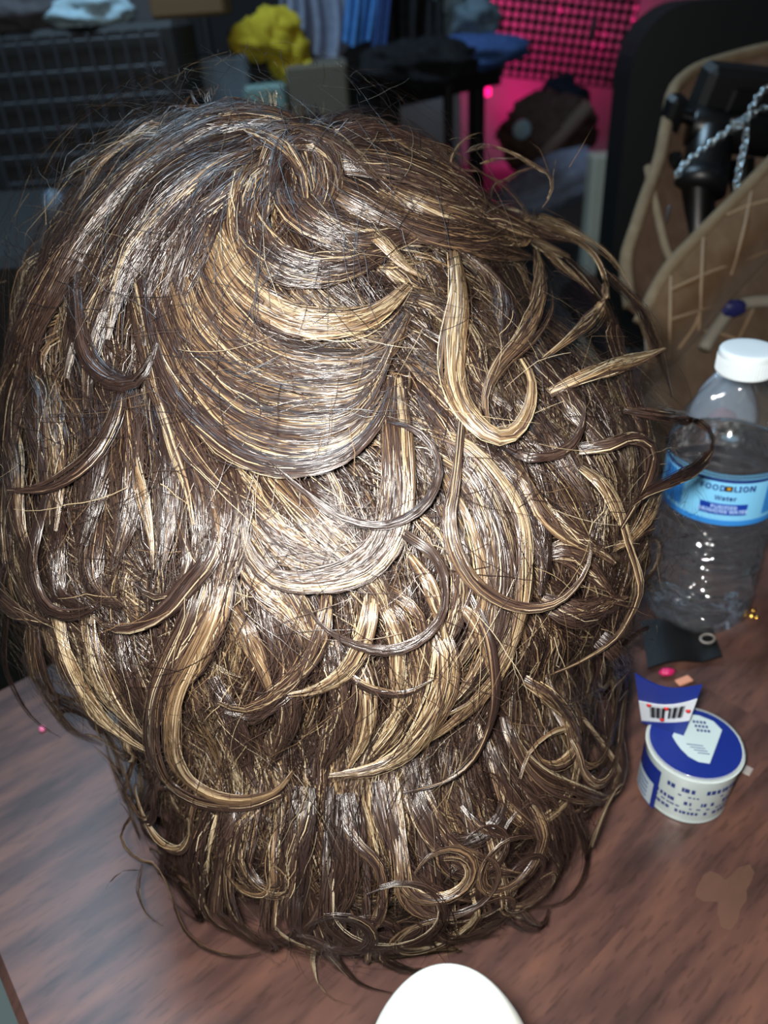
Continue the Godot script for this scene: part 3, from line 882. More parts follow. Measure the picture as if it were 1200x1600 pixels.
	part("lettering", text_on_cylinder("PURIFIED", 0.0022, lr + 0.0003, 0.1036, an0 + 0.02), pale, lab)
	part("lettering", text_on_cylinder("DRINKING WATER", 0.0018, lr + 0.0003, 0.1008, an0 + 0.02), pale, lab)

func build_tape() -> void:
	var base := on_table(1068, 1232)
	var t := thing("tape_roll", "white roll printed in blue with a blue card top and a barcode sticker", "roll", base)
	var r := 0.0225
	var h := 0.036
	var film := mat(Color(0.66, 0.71, 0.71), 0.22, 0.0, 0.6)
	part("body", lathe(smooth_prof([Vector2(0, 0), Vector2(r * 0.86, 0.0), Vector2(r * 0.92, 0.002), Vector2(r * 0.95, 0.012), Vector2(r, 0.030), Vector2(r, h - 0.001), Vector2(r * 0.97, h), Vector2(0, h)], 3), 48), film, t)
	var clear := mat(Color(0.9, 0.95, 0.95, 0.25), 0.1)
	clear.transparency = BaseMaterial3D.TRANSPARENCY_ALPHA
	part("clear_rim", lathe([Vector2(r, h - 0.002), Vector2(r * 1.02, h), Vector2(r * 1.02, h + 0.002), Vector2(r * 0.98, h + 0.002)], 48), clear, t)
	var ink := mat(Color(0.10, 0.17, 0.42), 0.5)
	var to_eye := EYE - base
	var an0 := atan2(to_eye.x, to_eye.z)
	rng.seed = 77
	# rows of small blue print round the side
	var bits := []
	for row in [[0.027, 0.0030, 0.9], [0.022, 0.0010, 0.4], [0.0165, 0.0026, 0.9], [0.0125, 0.0010, 0.6], [0.0085, 0.0022, 0.85]]:
		var a := -1.2
		while a < 1.2:
			var w := rng.randf_range(0.0009, 0.0022)
			if rng.randf() < row[2] * 0.75: bits.append([patch_on_cylinder(w, row[1], r * (0.925 + 0.075 * clampf((row[0] - 0.005) / 0.025, 0, 1)), row[0], an0 + a, 0.0004), Transform3D.IDENTITY])
			a += (w + 0.0007) / r
	part("print", join(bits), ink, t)
	# blue card disc on top
	var blue := mat(Color(0.055, 0.14, 0.45), 0.45)
	part("card_disc", lathe([Vector2(0, h + 0.0003), Vector2(r * 0.98, h + 0.0003), Vector2(r * 0.98, h + 0.0012), Vector2(0, h + 0.0012)], 48), blue, t)
	# white paper panel on the disc, a quarter with rounded outer edge
	var fwd := Vector3(0, 0, -1)
	var pv := PackedVector3Array(); var pi := PackedInt32Array()
	var outline := [Vector2(-0.007, 0.011), Vector2(-0.012, 0.0045), Vector2(-0.0115, 0.0), Vector2(-0.0105, -0.004), Vector2(-0.0085, -0.0085), Vector2(-0.005, -0.012), Vector2(0.0, -0.0135), Vector2(0.014, 0.006), Vector2(0.012, 0.012), Vector2(0.006, 0.0165), Vector2(0.0, 0.018)]
	pv.append(Vector3(0, h + 0.0016, 0))
	for q in outline: pv.append(Vector3(q.x + 0.002, h + 0.0016, -q.y))
	for k in outline.size(): pi.append_array([0, 1 + k, 1 + (k + 1) % outline.size()])
	var paper := part("paper_panel", tri_mesh(pv, pi), mat(Color(0.66, 0.74, 0.76), 0.6), t)
	var lines := []
	for k in 4:
		lines.append([box(Vector3(0.008 - k * 0.0008, 0.0002, 0.0005), 0.0001), Transform3D(Basis(Vector3.UP, -0.25), Vector3(-0.001 + k * 0.0008, h + 0.0018, 0.002 + k * 0.0018))])
	for k in 3:
		for j in 4:
			lines.append([box(Vector3(0.0012, 0.0002, 0.0016), 0.0001), Transform3D(Basis(Vector3.UP, -0.25), Vector3(0.004 + j * 0.0017, h + 0.0018, -0.0125 + k * 0.0028 + j * 0.0004))])
	part("print", join(lines), ink, paper)
	# hang tab of the card, bent up behind the roll
	var tr := t.transform.affine_inverse()
	var y1 := TABLE_Y + h + 0.001
	var tl := at_depth(992, 1052, 0.372)
	var tr_ := at_depth(1097, 1070, 0.372)
	var bl := on_level(1003, 1128, y1)
	var br := on_level(1068, 1150, y1)
	var rows := []
	for k in 7:
		var line := []
		for j in 9:
			var a := tl.lerp(tr_, j / 8.0) - Vector3(0, 0.006 * sin(PI * j / 8.0), 0)
			line.append(tr * a.lerp(bl.lerp(br, j / 8.0), k / 6.0))
		rows.append(line)
	var tab := part("hang_tab", sheet(rows, 0.0009), blue, t)
	var sticker_rows := []
	for k in 5:
		var line := []
		for j in 9:
			line.append(grid_point(rows, lerpf(3.3, 1.6, j / 8.0) + 2.5 * k / 4.0, j * 1.0))
		sticker_rows.append(line)
	# sticker stands a little proud towards the camera
	var toward := (tr.basis * (EYE - bl)).normalized()
	for k in sticker_rows.size():
		for j in 9: sticker_rows[k][j] += toward * 0.0012
	var st := part("sticker", sheet(sticker_rows, 0.0005), mat(Color(0.72, 0.75, 0.78), 0.5), tab)
	var bars := []
	for k in 19:
		var u := 0.22 + 0.62 * k / 18.0
		if k == 9 or k == 10: continue
		var w := 0.0004 + 0.0004 * ((k * 7) % 3)
		var a := grid_point(sticker_rows, 0.8, u * 8.0) + toward * 0.0006
		var b := grid_point(sticker_rows, 3.1, u * 8.0) + toward * 0.0006
		bars.append([tube([a, b], w * 0.5, 4), Transform3D.IDENTITY])
	part("barcode", join(bars), mat(Color(0.10, 0.10, 0.12), 0.6), st)
	var reds := []
	for q in [[0.53, 0.2], [0.47, 0.85], [0.2, 0.1], [0.92, 0.5]]:
		reds.append([lathe([Vector2(0, -0.0003), Vector2(0.0013, 0), Vector2(0, 0.0003)], 8), Transform3D(Basis(Quaternion(Vector3.UP, toward)), grid_point(sticker_rows, q[1] * 4.0, q[0] * 8.0) + toward * 0.0009)])
	part("red_mark", join(reds), mat(Color(0.75, 0.12, 0.14), 0.6), st)
	# rounded side flap with a white printed oval
	var side_dir := (tr * on_table(1002, 1240)) * Vector3(1, 0, 1)
	var an1 := atan2(side_dir.x, side_dir.z)
	part("side_flap", patch_on_cylinder(0.022, 0.030, r * 1.02, 0.0165, an1, 0.0006), blue, t)
	var oval := part("side_oval", patch_on_cylinder(0.015, 0.0165, r * 1.02, 0.0115, an1 + 0.05, 0.0012), mat(Color(0.62, 0.68, 0.72), 0.5), t)
	var ob := []
	for k in 4: ob.append([patch_on_cylinder(0.009, 0.0012, r * 1.02, 0.0065 + k * 0.0033, an1 + 0.05, 0.0016), Transform3D.IDENTITY])
	part("print", join(ob), mat(Color(0.30, 0.36, 0.52), 0.5), oval)

func build_small_things() -> void:
	# black hang card lying on the table by the bottle
	var c := thing("packaging_card", "black plastic packaging card with a hang hole, lying before the water bottle", "packaging", on_table(1062, 1018))
	var inv := c.transform.affine_inverse()
	var rows := []
	var tl := on_table(1000, 975); var tr := on_table(1108, 985); var bl := on_table(1012, 1048); var br := on_table(1126, 1036)
	for k in 7:
		var line := []
		for j in 9:
			var p := tl.lerp(tr, j / 8.0).lerp(bl.lerp(br, j / 8.0), k / 6.0)
			line.append(inv * (p + Vector3(0, 0.002 + 0.004 * absf(sin(j * 0.55)) , 0)))
		rows.append(line)
	part("card", sheet(rows, 0.0012), mat(Color(0.035, 0.033, 0.035), 0.38), c)
	var ring := []
	for k in 25: ring.append(inv * on_table(1102 + 11 * cos(TAU * k / 24.0), 1012 + 7 * sin(TAU * k / 24.0)) + Vector3(0, 0.008, 0))
	part("hang_hole_rim", tube(ring, 0.0007, 6), mat(Color(0.5, 0.48, 0.46), 0.4), c)
	part("pink_charm", crumple(Vector3(0.0042, 0.002, 0.0026), 0.35, 0.12, 4, 20), mat(Color(0.70, 0.12, 0.35), 0.35), c, inv * (on_table(1041, 1056) + Vector3(0, 0.0035, 0)))
	part("peach_tag", box(Vector3(0.010, 0.0015, 0.005), 0.0005), mat(Color(0.75, 0.52, 0.42), 0.6), c, inv * (on_table(1068, 1066) + Vector3(0, 0.0015, 0)), Vector3(0, 0.35, 0))
	# small gold earring
	var g := thing("gold_trinket", "tiny gold beaded trinket lying on the table right beside the water bottle", "trinket", on_table(1170, 962))
	var gold := mat(Color(0.80, 0.62, 0.30), 0.2, 1.0)
	for q in [[-0.004, 0.0, 0.0022], [0.0, 0.003, 0.0026], [0.004, -0.003, 0.002], [0.003, 0.004, 0.0018], [-0.003, -0.004, 0.002]]:
		part("bead", lathe(smooth_prof([Vector2(0, 0), Vector2(q[2], q[2]), Vector2(0, q[2] * 2)], 4), 12), gold, g, Vector3(q[0], 0, q[1]))
	single("pink_bead", lathe(smooth_prof([Vector2(0, 0), Vector2(0.0017, 0.0004), Vector2(0.0019, 0.0016), Vector2(0.0012, 0.003), Vector2(0, 0.0032)], 3), 14), mat(Color(0.85, 0.45, 0.62), 0.25), "tiny pink bead on the wood beside the wig's side curls", "bead", on_table(67, 1141))
	single("paper_scrap", box(Vector3(0.006, 0.0008, 0.004), 0.0003), mat(Color(0.55, 0.52, 0.50), 0.7), "tiny pale paper scrap on the wood beside the printed roll", "scrap", on_table(1168, 1205) + Vector3(0, 0.0005, 0), Vector3(0, 0.8, 0))
	# white cone before the nape curls
	var tip := at_depth(688, 1497, 0.200)
	var h := tip.y - TABLE_Y
	var w := thing("white_cone", "smooth white cone with a rounded tip, washed out by the flash, before the lowest curls", "cone", Vector3(tip.x, TABLE_Y, tip.z) + Vector3(0.001, 0, 0.012))
	part("cone", lathe(smooth_prof([Vector2(0.0, 0.0), Vector2(0.032, 0.0), Vector2(0.0335, 0.002), Vector2(0.030, h * 0.45), Vector2(0.0245, h * 0.74), Vector2(0.0170, h * 0.91), Vector2(0.0105, h * 0.975), Vector2(0.005, h * 0.997), Vector2(0.0, h)], 5), 56), mat(Color(0.97, 0.985, 0.95), 0.5), w)

# ---------------------------------------------------------------- the quilted bag with a tripod in it
func poly(px: Array, d0: float, d1: float) -> Array:
	var out := []
	var n: int = px.size() / 2
	for k in n: out.append(at_depth(px[k * 2], px[k * 2 + 1], lerpf(d0, d1, float(k) / (n - 1))))
	return out
func grid_point(rows: Array, a: float, b: float) -> Vector3:
	var i := mini(int(a), rows.size() - 2)
	var j := mini(int(b), rows[0].size() - 2)
	return (rows[i][j] as Vector3).lerp(rows[i][j + 1], b - j).lerp((rows[i + 1][j] as Vector3).lerp(rows[i + 1][j + 1], b - j), a - i)
func build_bag() -> void:
	var base := on_table(1150, 700)
	var bag := thing("quilted_bag", "tan velvet quilted bag standing open behind the water bottle", "bag", base)
	var off := Transform3D(Basis.IDENTITY, -base)
	var velvet := cloth(Color(0.35, 0.255, 0.16), 21); velvet.rim_enabled = true; velvet.rim = 0.5; velvet.rim_tint = 0.6
	var lining := cloth(Color(0.42, 0.33, 0.27), 22)
	var piping := cloth(Color(0.47, 0.40, 0.31), 23)
	var thread := mat(Color(0.53, 0.44, 0.34), 0.6)
	var loc := func(a: Array) -> Array: return a.map(func(p): return off * p)
	# front flap between its rim and its lower edge
	var top: Array = spline(poly([1000, 505, 1040, 428, 1090, 372, 1150, 312, 1210, 250, 1290, 170], 0.66, 0.70), 30)
	var low: Array = spline(poly([1000, 620, 1040, 575, 1090, 522, 1150, 452, 1210, 388, 1290, 300], 0.665, 0.70), 30)
	var rows := []
	for k in 13:
		var line := []
		for j in 31:
			var x := k / 12.0
			var p: Vector3 = (top[j] as Vector3).lerp(low[j], x)
			line.append(off * (p + cam_basis.z * 0.016 * sin(PI * x)))
		rows.append(line)
	var flap := part("front_flap", sheet(rows, 0.005), velvet, bag)
	part("rim", tube(loc.call(top), 0.0066, 10), piping, bag)
	# diamond stitching on the flap, sewn lines of raised thread
	for line_px in [[1099, 372, 1096, 440, 1092, 515], [1174, 300, 1162, 360, 1142, 430], [1048, 432, 1047, 500, 1044, 560], [1136, 336, 1168, 322, 1205, 312], [1050, 452, 1110, 425, 1200, 393], [1046, 500, 1085, 488, 1125, 474], [1060, 545, 1085, 510, 1096, 480]]:
		var pts := []
		for k in line_px.size() / 2:
			var best := 1e9
			var depth := 0.68
			for row in rows:
				for g in row:
					var c: Vector3 = cam_basis.inverse() * (g + base - EYE)
					var d2 := Vector2(600.0 - c.x / c.z * F - line_px[k * 2], 800.0 + c.y / c.z * F - line_px[k * 2 + 1]).length()
					if d2 < best:
						best = d2; depth = -c.z
			pts.append(off * at_depth(line_px[k * 2], line_px[k * 2 + 1], depth - 0.0035))
		part("stitch_line", tube(spline(pts, 16), 0.0014, 5), thread, flap)
	# back and left wall with its rolled rim
	var outer: Array = spline(poly([1290, 60, 1200, 76, 1130, 94, 1082, 112, 1052, 142, 1042, 190, 1030, 250, 1010, 305, 992, 360, 978, 410, 985, 480], 0.84, 0.68), 34)
	var inner: Array = spline(poly([1290, 560, 1230, 560, 1180, 560, 1140, 560, 1110, 560, 1085, 555, 1070, 550, 1055, 545, 1045, 540, 1035, 530, 1030, 520], 0.82, 0.69), 34)
	rows = []
	for k in 9:
		var line := []
		for j in 35: line.append(off * (outer[j] as Vector3).lerp(inner[j], k / 8.0))
		rows.append(line)
	part("back_wall", sheet(rows, 0.005), lining, bag)
	part("rim", tube(loc.call(outer), 0.0064, 10), piping, bag)
	part("inner_seam", tube(loc.call(spline(poly([1012, 262, 1020, 300, 1030, 345, 1043, 395, 1060, 420], 0.745, 0.69), 16)), 0.0040, 8), piping, bag)
	# lower body of the bag under the flap, down to the table
	var b0: Array = spline(poly([1000, 560, 1060, 530, 1120, 470, 1200, 390, 1290, 310], 0.70, 0.73), 20)
	var b1 := []
	for j in 21: b1.append(on_table(1010 + j * 14.0, 745 - j * 4.0))
	rows = []
	for k in 9:
		var line := []
		for j in 21: line.append(off * ((b0[j] as Vector3).lerp(b1[j], k / 8.0) + Vector3(0, 0.003, 0)))
		rows.append(line)
	var body := part("lower_body", sheet(rows, 0.005), cloth(Color(0.35, 0.28, 0.22), 24), bag)
	for s in [[1, 6, 5, 14], [3, 8, 7, 16], [1, 14, 4, 20], [5, 6, 2, 12], [6, 10, 2, 19]]:
		var pts := []
		for k in 9:
			var a := lerpf(s[0], s[2], k / 8.0)
			var b := lerpf(s[1], s[3], k / 8.0)
			pts.append(grid_point(rows, a, b) + cam_basis.z * 0.0035)
		part("stitch_line", tube(spline(pts, 12), 0.0014, 5), thread, body)
	var strap := mat(Color(0.50, 0.48, 0.44), 0.7)
	part("strap", tube(loc.call(spline(poly([1100, 545, 1120, 512, 1150, 478, 1200, 470, 1260, 475], 0.69, 0.70), 16)), 0.006, 8), strap, bag)
	part("strap_tag", crumple(Vector3(0.010, 0.007, 0.004), 0.3, 0.1, 8, 20), mat(Color(0.10, 0.11, 0.32), 0.5), bag, off * at_depth(1148, 482, 0.685))
	# the black tripod head inside
	var tb := at_depth(1110, 470, 0.76)
	var tri := thing("tripod", "black plastic tripod head sticking up inside the quilted bag", "tripod", Vector3(tb.x, TABLE_Y, tb.z))
	var inv := tri.transform.affine_inverse()
	var black := mat(Color(0.035, 0.036, 0.04), 0.32, 0.0, 0.5)
	var knobs := mat(Color(0.045, 0.05, 0.06), 0.4)
	var D := 0.76
	var q := func(x: float, y: float, d := 0.76) -> Vector3: return inv * at_depth(x, y, d)
	var tilt := Basis.from_euler(Vector3(0.25, 0.1, -0.16))
	var plate := part("mount_plate", box(Vector3(0.085, 0.055, 0.03), 0.006), mat(Color(0.06, 0.062, 0.068), 0.5), tri, q.call(1148, 152))
	plate.basis = tilt
	part("pad", box(Vector3(0.030, 0.026, 0.006), 0.003), knobs, plate, Vector3(0.0, 0.0, 0.016))
	part("pan_barrel", tube([q.call(1078, 195), q.call(1120, 205), q.call(1215, 215)], 0.019, 20), black, tri)
	part("knob_shaft", tube([q.call(1050, 178), q.call(1085, 184)], 0.007, 12), black, tri)
	var kb := part("clamp_knob", box(Vector3(0.018, 0.042, 0.02), 0.004), knobs, tri, q.call(1049, 184))
	kb.basis = Basis.from_euler(Vector3(0.3, 0.2, -0.06))
	part("neck", tube([q.call(1110, 210), q.call(1100, 290)], 0.022, 18), black, tri)
	part("collar", tube([q.call(1096, 272, 0.755), q.call(1090, 300, 0.755)], 0.026, 20), knobs, tri)
	part("column", tube([q.call(1089, 292), inv * Vector3(tb.x, TABLE_Y + 0.002, tb.z)], 0.017, 18), black, tri)
	part("handle_ring", tube(spline([q.call(1060, 255), q.call(1030, 262), q.call(1026, 300), q.call(1040, 350), q.call(1052, 395)], 16), 0.011, 10), black, tri)
	part("leg", tube([q.call(1160, 250, 0.79), inv * (Vector3(tb.x, TABLE_Y + 0.006, tb.z) + Vector3(0.05, 0, -0.03))], 0.012, 12), black, tri)
	part("bright_pin", tube([q.call(1046, 322, 0.74), q.call(1040, 348, 0.74)], 0.0016, 8), mat(Color(0.45, 0.45, 0.46), 0.3, 0.8), tri)
	# silver chain looped over the tripod
	var ch := thing("silver_chain", "silver link chain hanging over the black tripod in the quilted bag", "chain", at_depth(1148, 195, 0.715))
	var silver := mat(Color(0.80, 0.83, 0.84), 0.18, 1.0)
	for run in [[1215, 128, 1190, 145, 1165, 185, 1148, 196], [1215, 165, 1185, 172, 1165, 190, 1155, 200], [1146, 198, 1120, 216, 1090, 240, 1068, 258, 1058, 276], [1146, 202, 1115, 222, 1085, 245, 1066, 262], [1166, 192, 1164, 225, 1156, 258, 1150, 300]]:
		var path := spline(poly(run, 0.715, 0.715), 2)
		var len_ := 0.0
		var fine := spline(poly(run, 0.715, 0.712), 60)
		for k in 60: len_ += fine[k].distance_to(fine[k + 1])
		var n := int(len_ / 0.0052)
		path = spline(poly(run, 0.715, 0.712), n)
		for k in n:
			var a: Vector3 = path[k] - ch.position
			var b: Vector3 = path[k + 1] - ch.position
			var t := (b - a).normalized()
			var side := t.cross(cam_basis.z).normalized()
			if k % 2 == 1: side = side.rotated(t, 1.2)
			var loop := []
			for j in 9:
				var an := TAU * j / 8.0
				loop.append((a + b) / 2.0 + t * cos(an) * 0.0040 + side * sin(an) * 0.0027)
			part("link", tube(loop, 0.0009, 5), silver, ch)
	part("clasp", box(Vector3(0.011, 0.014, 0.004), 0.0015), silver, ch, Vector3.ZERO, Vector3(0.4, 0.2, 0.2))
	# crinkled clear plastic pouch behind the bottle
	var pb := on_table(1098, 790)
	var pouch := thing("clear_pouch", "clear plastic pouch with pink contents between the bottle and the quilted bag", "pouch", pb)
	var film := mat(Color(0.80, 0.90, 1.0, 0.22), 0.12)
	film.transparency = BaseMaterial3D.TRANSPARENCY_ALPHA
	var top_y := at_depth(1095, 552, 0.60).y - TABLE_Y
	part("film", crumple(Vector3(0.026, top_y / 2.0, 0.016), 0.12, 0.08, 31, 32), film, pouch, Vector3(0, top_y / 2.0 + 0.004, 0))
	part("contents", crumple(Vector3(0.018, top_y * 0.32, 0.010), 0.2, 0.08, 33, 24), mat(Color(0.42, 0.20, 0.26), 0.6), pouch, Vector3(0, top_y * 0.42, 0))

# ================================================================ the room behind
func px_box(called: String, label: String, cat: String, x0: float, y0: float, x1: float, y1: float, z: float, thick: float, m: Material, bottom := -1.0, bevel := 0.006, group := "") -> MeshInstance3D:
	# an upright box whose front fills a rectangle of the photograph at distance z; bottom: the height it stands on
	var a := on_plane(x0, (y0 + y1) / 2, z)
	var b := on_plane(x1, (y0 + y1) / 2, z)
	var t := on_plane((x0 + x1) / 2, y0, z)
	var u := on_plane((x0 + x1) / 2, y1, z)
	var lo := u.y if bottom < 0.0 else bottom
	return single(called, box(Vector3(absf(b.x - a.x), t.y - lo, thick), bevel), m, label, cat, Vector3((a.x + b.x) / 2, (t.y + lo) / 2, z - thick / 2), Vector3.ZERO, group)

func build_room() -> void:
	var wall := mat(Color(0.42, 0.42, 0.43), 0.9)
	struct("floor", box(Vector3(5.4, 0.1, 5.6)), mat(Color(0.50, 0.52, 0.48), 0.6), Vector3(0, -0.05, -0.6))
	struct("ceiling", box(Vector3(5.4, 0.1, 5.6)), mat(Color(0.6, 0.6, 0.6), 0.9), Vector3(0, 2.55, -0.6))
	struct("wall_back", box(Vector3(5.4, 2.5, 0.1)), wall, Vector3(0, 1.25, -3.05))
	struct("wall_front", box(Vector3(5.4, 2.5, 0.1)), wall, Vector3(0, 1.25, 2.05))
	struct("wall_left", box(Vector3(0.1, 2.5, 5.2)), wall, Vector3(-2.55, 1.25, -0.5))
	struct("wall_right", box(Vector3(0.1, 2.5, 5.2)), wall, Vector3(2.55, 1.25, -0.5))
	# ceiling lamp
	var lp := Vector3(-0.5, 2.47, -1.1)
	var lamp := thing("ceiling_lamp", "square cool white ceiling lamp panel", "lamp", lp)
	part("frame", box(Vector3(0.64, 0.05, 0.64)), mat(Color(0.8, 0.8, 0.8)), lamp)
	part("diffuser", box(Vector3(0.58, 0.01, 0.58)), glow(Color(0.80, 0.92, 1.0), 0.8), lamp, Vector3(0, -0.028, 0))
	var al := AreaLight3D.new(); al.name = "ceiling_lamp_light"; al.area_size = Vector2(0.58, 0.58)
	al.light_color = Color(0.74, 0.89, 1.0); al.light_energy = LAMP_E; al.shadow_enabled = true; al.area_range = 8.0
	al.rotation.x = -PI / 2; al.position = Vector3(0, -0.04, 0)
	lamp.add_child(al)

	# wire fronted storage rack on the left
	var Z := -1.55
	var black := mat(Color(0.075, 0.072, 0.075), 0.7)
	var a := on_plane(-60, 130, Z)
	var b := on_plane(292, 130, Z)
	var top := on_plane(120, 42, Z).y
	var rack := thing("storage_rack", "black storage rack with a wire grid front under a heap of clothes", "rack", Vector3((a.x + b.x) / 2, 0, Z - 0.09))
	var rw := b.x - a.x
	part("body", box(Vector3(rw, top, 0.18), 0.01), black, rack, Vector3(0, top / 2, 0))
	var wire := mat(Color(0.20, 0.215, 0.24), 0.5)
	for k in 12:
		part("wire", box(Vector3(0.0045, top - 0.25, 0.0045), 0.001), wire, rack, Vector3(-rw / 2 + 0.03 + k * (rw - 0.06) / 11.0, (top - 0.25) / 2 + 0.24, 0.102))
	for k in 8:
		part("wire", box(Vector3(rw - 0.05, 0.0045, 0.0045), 0.001), wire, rack, Vector3(0, top - 0.02 - k * 0.043, 0.097))
	var heap := func(called: String, label: String, x: float, y: float, z: float, r: Vector3, c: Color, s: int, amp := 0.4) -> MeshInstance3D:
		return single(called, crumple(r, amp, 0.09, s, 44), cloth(c, s), label, "cloth", on_plane(x, y, z))
	heap.call("white_cloth", "crumpled pale white cloth on top of the wire rack", 138, 20, Z - 0.05, Vector3(0.062, 0.026, 0.05), Color(0.62, 0.72, 0.76), 41)
	heap.call("grey_cloth", "crumpled grey brown cloth on top of the wire rack", 30, 24, Z - 0.07, Vector3(0.085, 0.034, 0.06), Color(0.28, 0.27, 0.28), 42)
	heap.call("blue_cloth", "folded pale blue cloth behind the white cloth on the rack", 62, 2, Z - 0.16, Vector3(0.09, 0.03, 0.05), Color(0.33, 0.40, 0.56), 43)
	px_box("cardboard_carton", "brown cardboard carton standing on the wire rack", "box", 225, -70, 345, 12, Z - 0.16, 0.12, mat(Color(0.40, 0.31, 0.20), 0.9), top)
	single("pale_ball", crumple(Vector3(0.016, 0.022, 0.016), 0.15, 0.05, 48, 24), mat(Color(0.35, 0.42, 0.48), 0.5), "small pale round thing on the dark cart beside the wig's crown", "ball", on_plane(88, 328, -1.0))
	var bt := on_plane(88, 336, -1.0)
	single("dark_cart", box(Vector3(0.5, bt.y - 0.01, 0.4), 0.01), mat(Color(0.03, 0.03, 0.033), 0.8), "low dark cart standing before the wire rack", "cart", Vector3(bt.x - 0.12, (bt.y - 0.01) / 2, -1.05))

	# bench with boxes
	var Zb := -1.75
	var bench_y := on_plane(420, 190, Zb).y
	var ba := on_plane(300, 190, Zb); var bb := on_plane(548, 190, Zb)
	var bench := thing("dark_bench", "dark bench carrying the grey and tan boxes", "bench", Vector3((ba.x + bb.x) / 2, 0, Zb - 0.22))
	part("top", box(Vector3(bb.x - ba.x, 0.03, 0.22), 0.004), black, bench, Vector3(0, bench_y - 0.015, 0.11))
	for sx in [-1, 1]:
		for sz in [-1, 1]: part("leg", box(Vector3(0.04, bench_y - 0.03, 0.04)), black, bench, Vector3(sx * ((bb.x - ba.x) / 2 - 0.03), (bench_y - 0.03) / 2, 0.09 + sz * 0.1))
	px_box("dark_backboard", "tall dark panel standing behind the boxes", "panel", 250, -40, 620, 150, -2.3, 0.03, mat(Color(0.07, 0.07, 0.08), 0.8), 0.0)
	px_box("grey_box", "plain blue grey box on the dark bench", "box", 297, 88, 392, 190, Zb, 0.14, mat(Color(0.34, 0.38, 0.41), 0.8), bench_y)
	px_box("mint_box", "small pale mint box on the bench between the grey and tan boxes", "box", 382, 133, 448, 190, Zb + 0.02, 0.08, mat(Color(0.42, 0.52, 0.50), 0.7), bench_y)
	px_box("tan_box", "dull tan cardboard box on the dark bench beneath the hanging clothes", "box", 450, 100, 545, 190, Zb, 0.16, mat(Color(0.36, 0.33, 0.28), 0.9), bench_y)
	px_box("black_box", "black box on the bench under the yellow cloth", "box", 392, 96, 448, 190, Zb - 0.07, 0.08, mat(Color(0.03, 0.03, 0.03), 0.7), bench_y)
	var yel := thing("yellow_cloth", "crumpled bright yellow cloth lying on the black box", "cloth", on_plane(430, 92, Zb - 0.05))
	var ym := cloth(Color(0.72, 0.63, 0.16), 51)
	for q in [[0.0, 0.045, 0.05, 0.036, 0.04, 61], [-0.035, 0.035, 0.045, 0.03, 0.035, 62], [0.03, 0.0, 0.035, 0.048, 0.035, 63], [0.045, -0.028, 0.032, 0.026, 0.03, 64], [0.012, 0.03, 0.03, 0.04, 0.04, 65]]:
		part("fold", crumple(Vector3(q[2], q[3], q[4]), 0.45, 0.07, q[5], 36), ym, yel, Vector3(q[0], q[1], 0.0))

	# clothes hanging over the bench
	var Zc := -2.02
	var rail := thing("clothes_rail", "black rail that the clothes hang from", "rail", Vector3(on_plane(560, 0, Zc).x, 0, Zc - 0.06))
	part("bar", tube([Vector3(-0.35, 1.42, 0), Vector3(0.20, 1.42, 0)], 0.012, 10), black, rail)
	for sx in [-0.35, 0.20]: part("post", tube([Vector3(sx, 0, 0), Vector3(sx, 1.43, 0)], 0.012, 10), black, rail)
	var hang := func(called: String, label: String, pxs: Array, c: Color, s: int, z: float, folds := 0.012) -> void:
		# a garment: a draped sheet from the rail down to an outline in the photograph
		var rows := []
		var n: int = pxs.size() / 2
		var bot := []
		for k in n: bot.append(on_plane(pxs[k * 2], pxs[k * 2 + 1], z))
		var lowline := spline(bot, 24)
		for k in 13:
			var line := []
			for j in 25:
				var lo: Vector3 = lowline[j]
				var p := Vector3(lo.x + 0.012 * sin(k * 0.6 + s), lerpf(1.41, lo.y, k / 12.0), z + folds * sin(j * 1.3 + s + k * 0.12) + folds * 0.7 * sin(j * 0.55 + k * 0.3))
				line.append(p)
			rows.append(line)
		single(called, sheet(rows, 0.004), cloth(c, s), label, "clothing")
	hang.call("grey_hoodie", "washed lilac grey garment hanging above the tan box", [435, 10, 460, 45, 485, 80, 510, 95, 535, 82, 545, 60], Color(0.55, 0.58, 0.66), 71, Zc, 0.02)
	hang.call("blue_bag", "crinkled bright blue plastic bag hanging beside the lilac grey garment", [540, 62, 555, 72, 572, 66, 582, 62, 590, 45], Color(0.30, 0.52, 0.78), 72, Zc + 0.03, 0.012)
	hang.call("navy_strap", "long narrow navy blue cloth strip hanging down to the table beam", [590, 125, 600, 135, 612, 132], Color(0.20, 0.29, 0.50), 73, Zc + 0.04, 0.006)
	hang.call("charcoal_garment", "charcoal garment hanging between the navy strip and the grey blue shirts", [618, 60, 640, 90, 665, 100, 690, 85, 705, 60], Color(0.15, 0.15, 0.16), 74, Zc - 0.02, 0.02)

	# black framed table heaped with clothes
	var p0 := on_plane(598, 146, -2.0)
	var p1 := on_plane(785, 88, -2.35)
	var ft := thing("black_table", "black framed table heaped with dark clothes", "table", Vector3((p0.x + p1.x) / 2, 0, (p0.z + p1.z) / 2))
	var ty := (p0.y + p1.y) / 2
	p0.y = ty; p1.y = ty
	var dirx := (p1 - p0).normalized()
	ft.basis = Basis(dirx, Vector3.UP, dirx.cross(Vector3.UP))
	var tl := p0.distance_to(p1)
	part("top", box(Vector3(tl, 0.05, 0.14), 0.004), mat(Color(0.03, 0.03, 0.03), 0.6), ft, Vector3(0, ty - 0.025, -0.07))
	for sx in [-0.5, 0.5]: part("leg", box(Vector3(0.035, ty - 0.05, 0.035)), mat(Color(0.03, 0.03, 0.03), 0.6), ft, Vector3(sx * (tl - 0.12), (ty - 0.05) / 2, -0.1 if sx < 0 else -0.04))
	heap.call("grey_shirt", "grey blue crumpled shirt on the black table under the pink light", 712, 34, -2.12, Vector3(0.085, 0.06, 0.07), Color(0.42, 0.50, 0.55), 81)
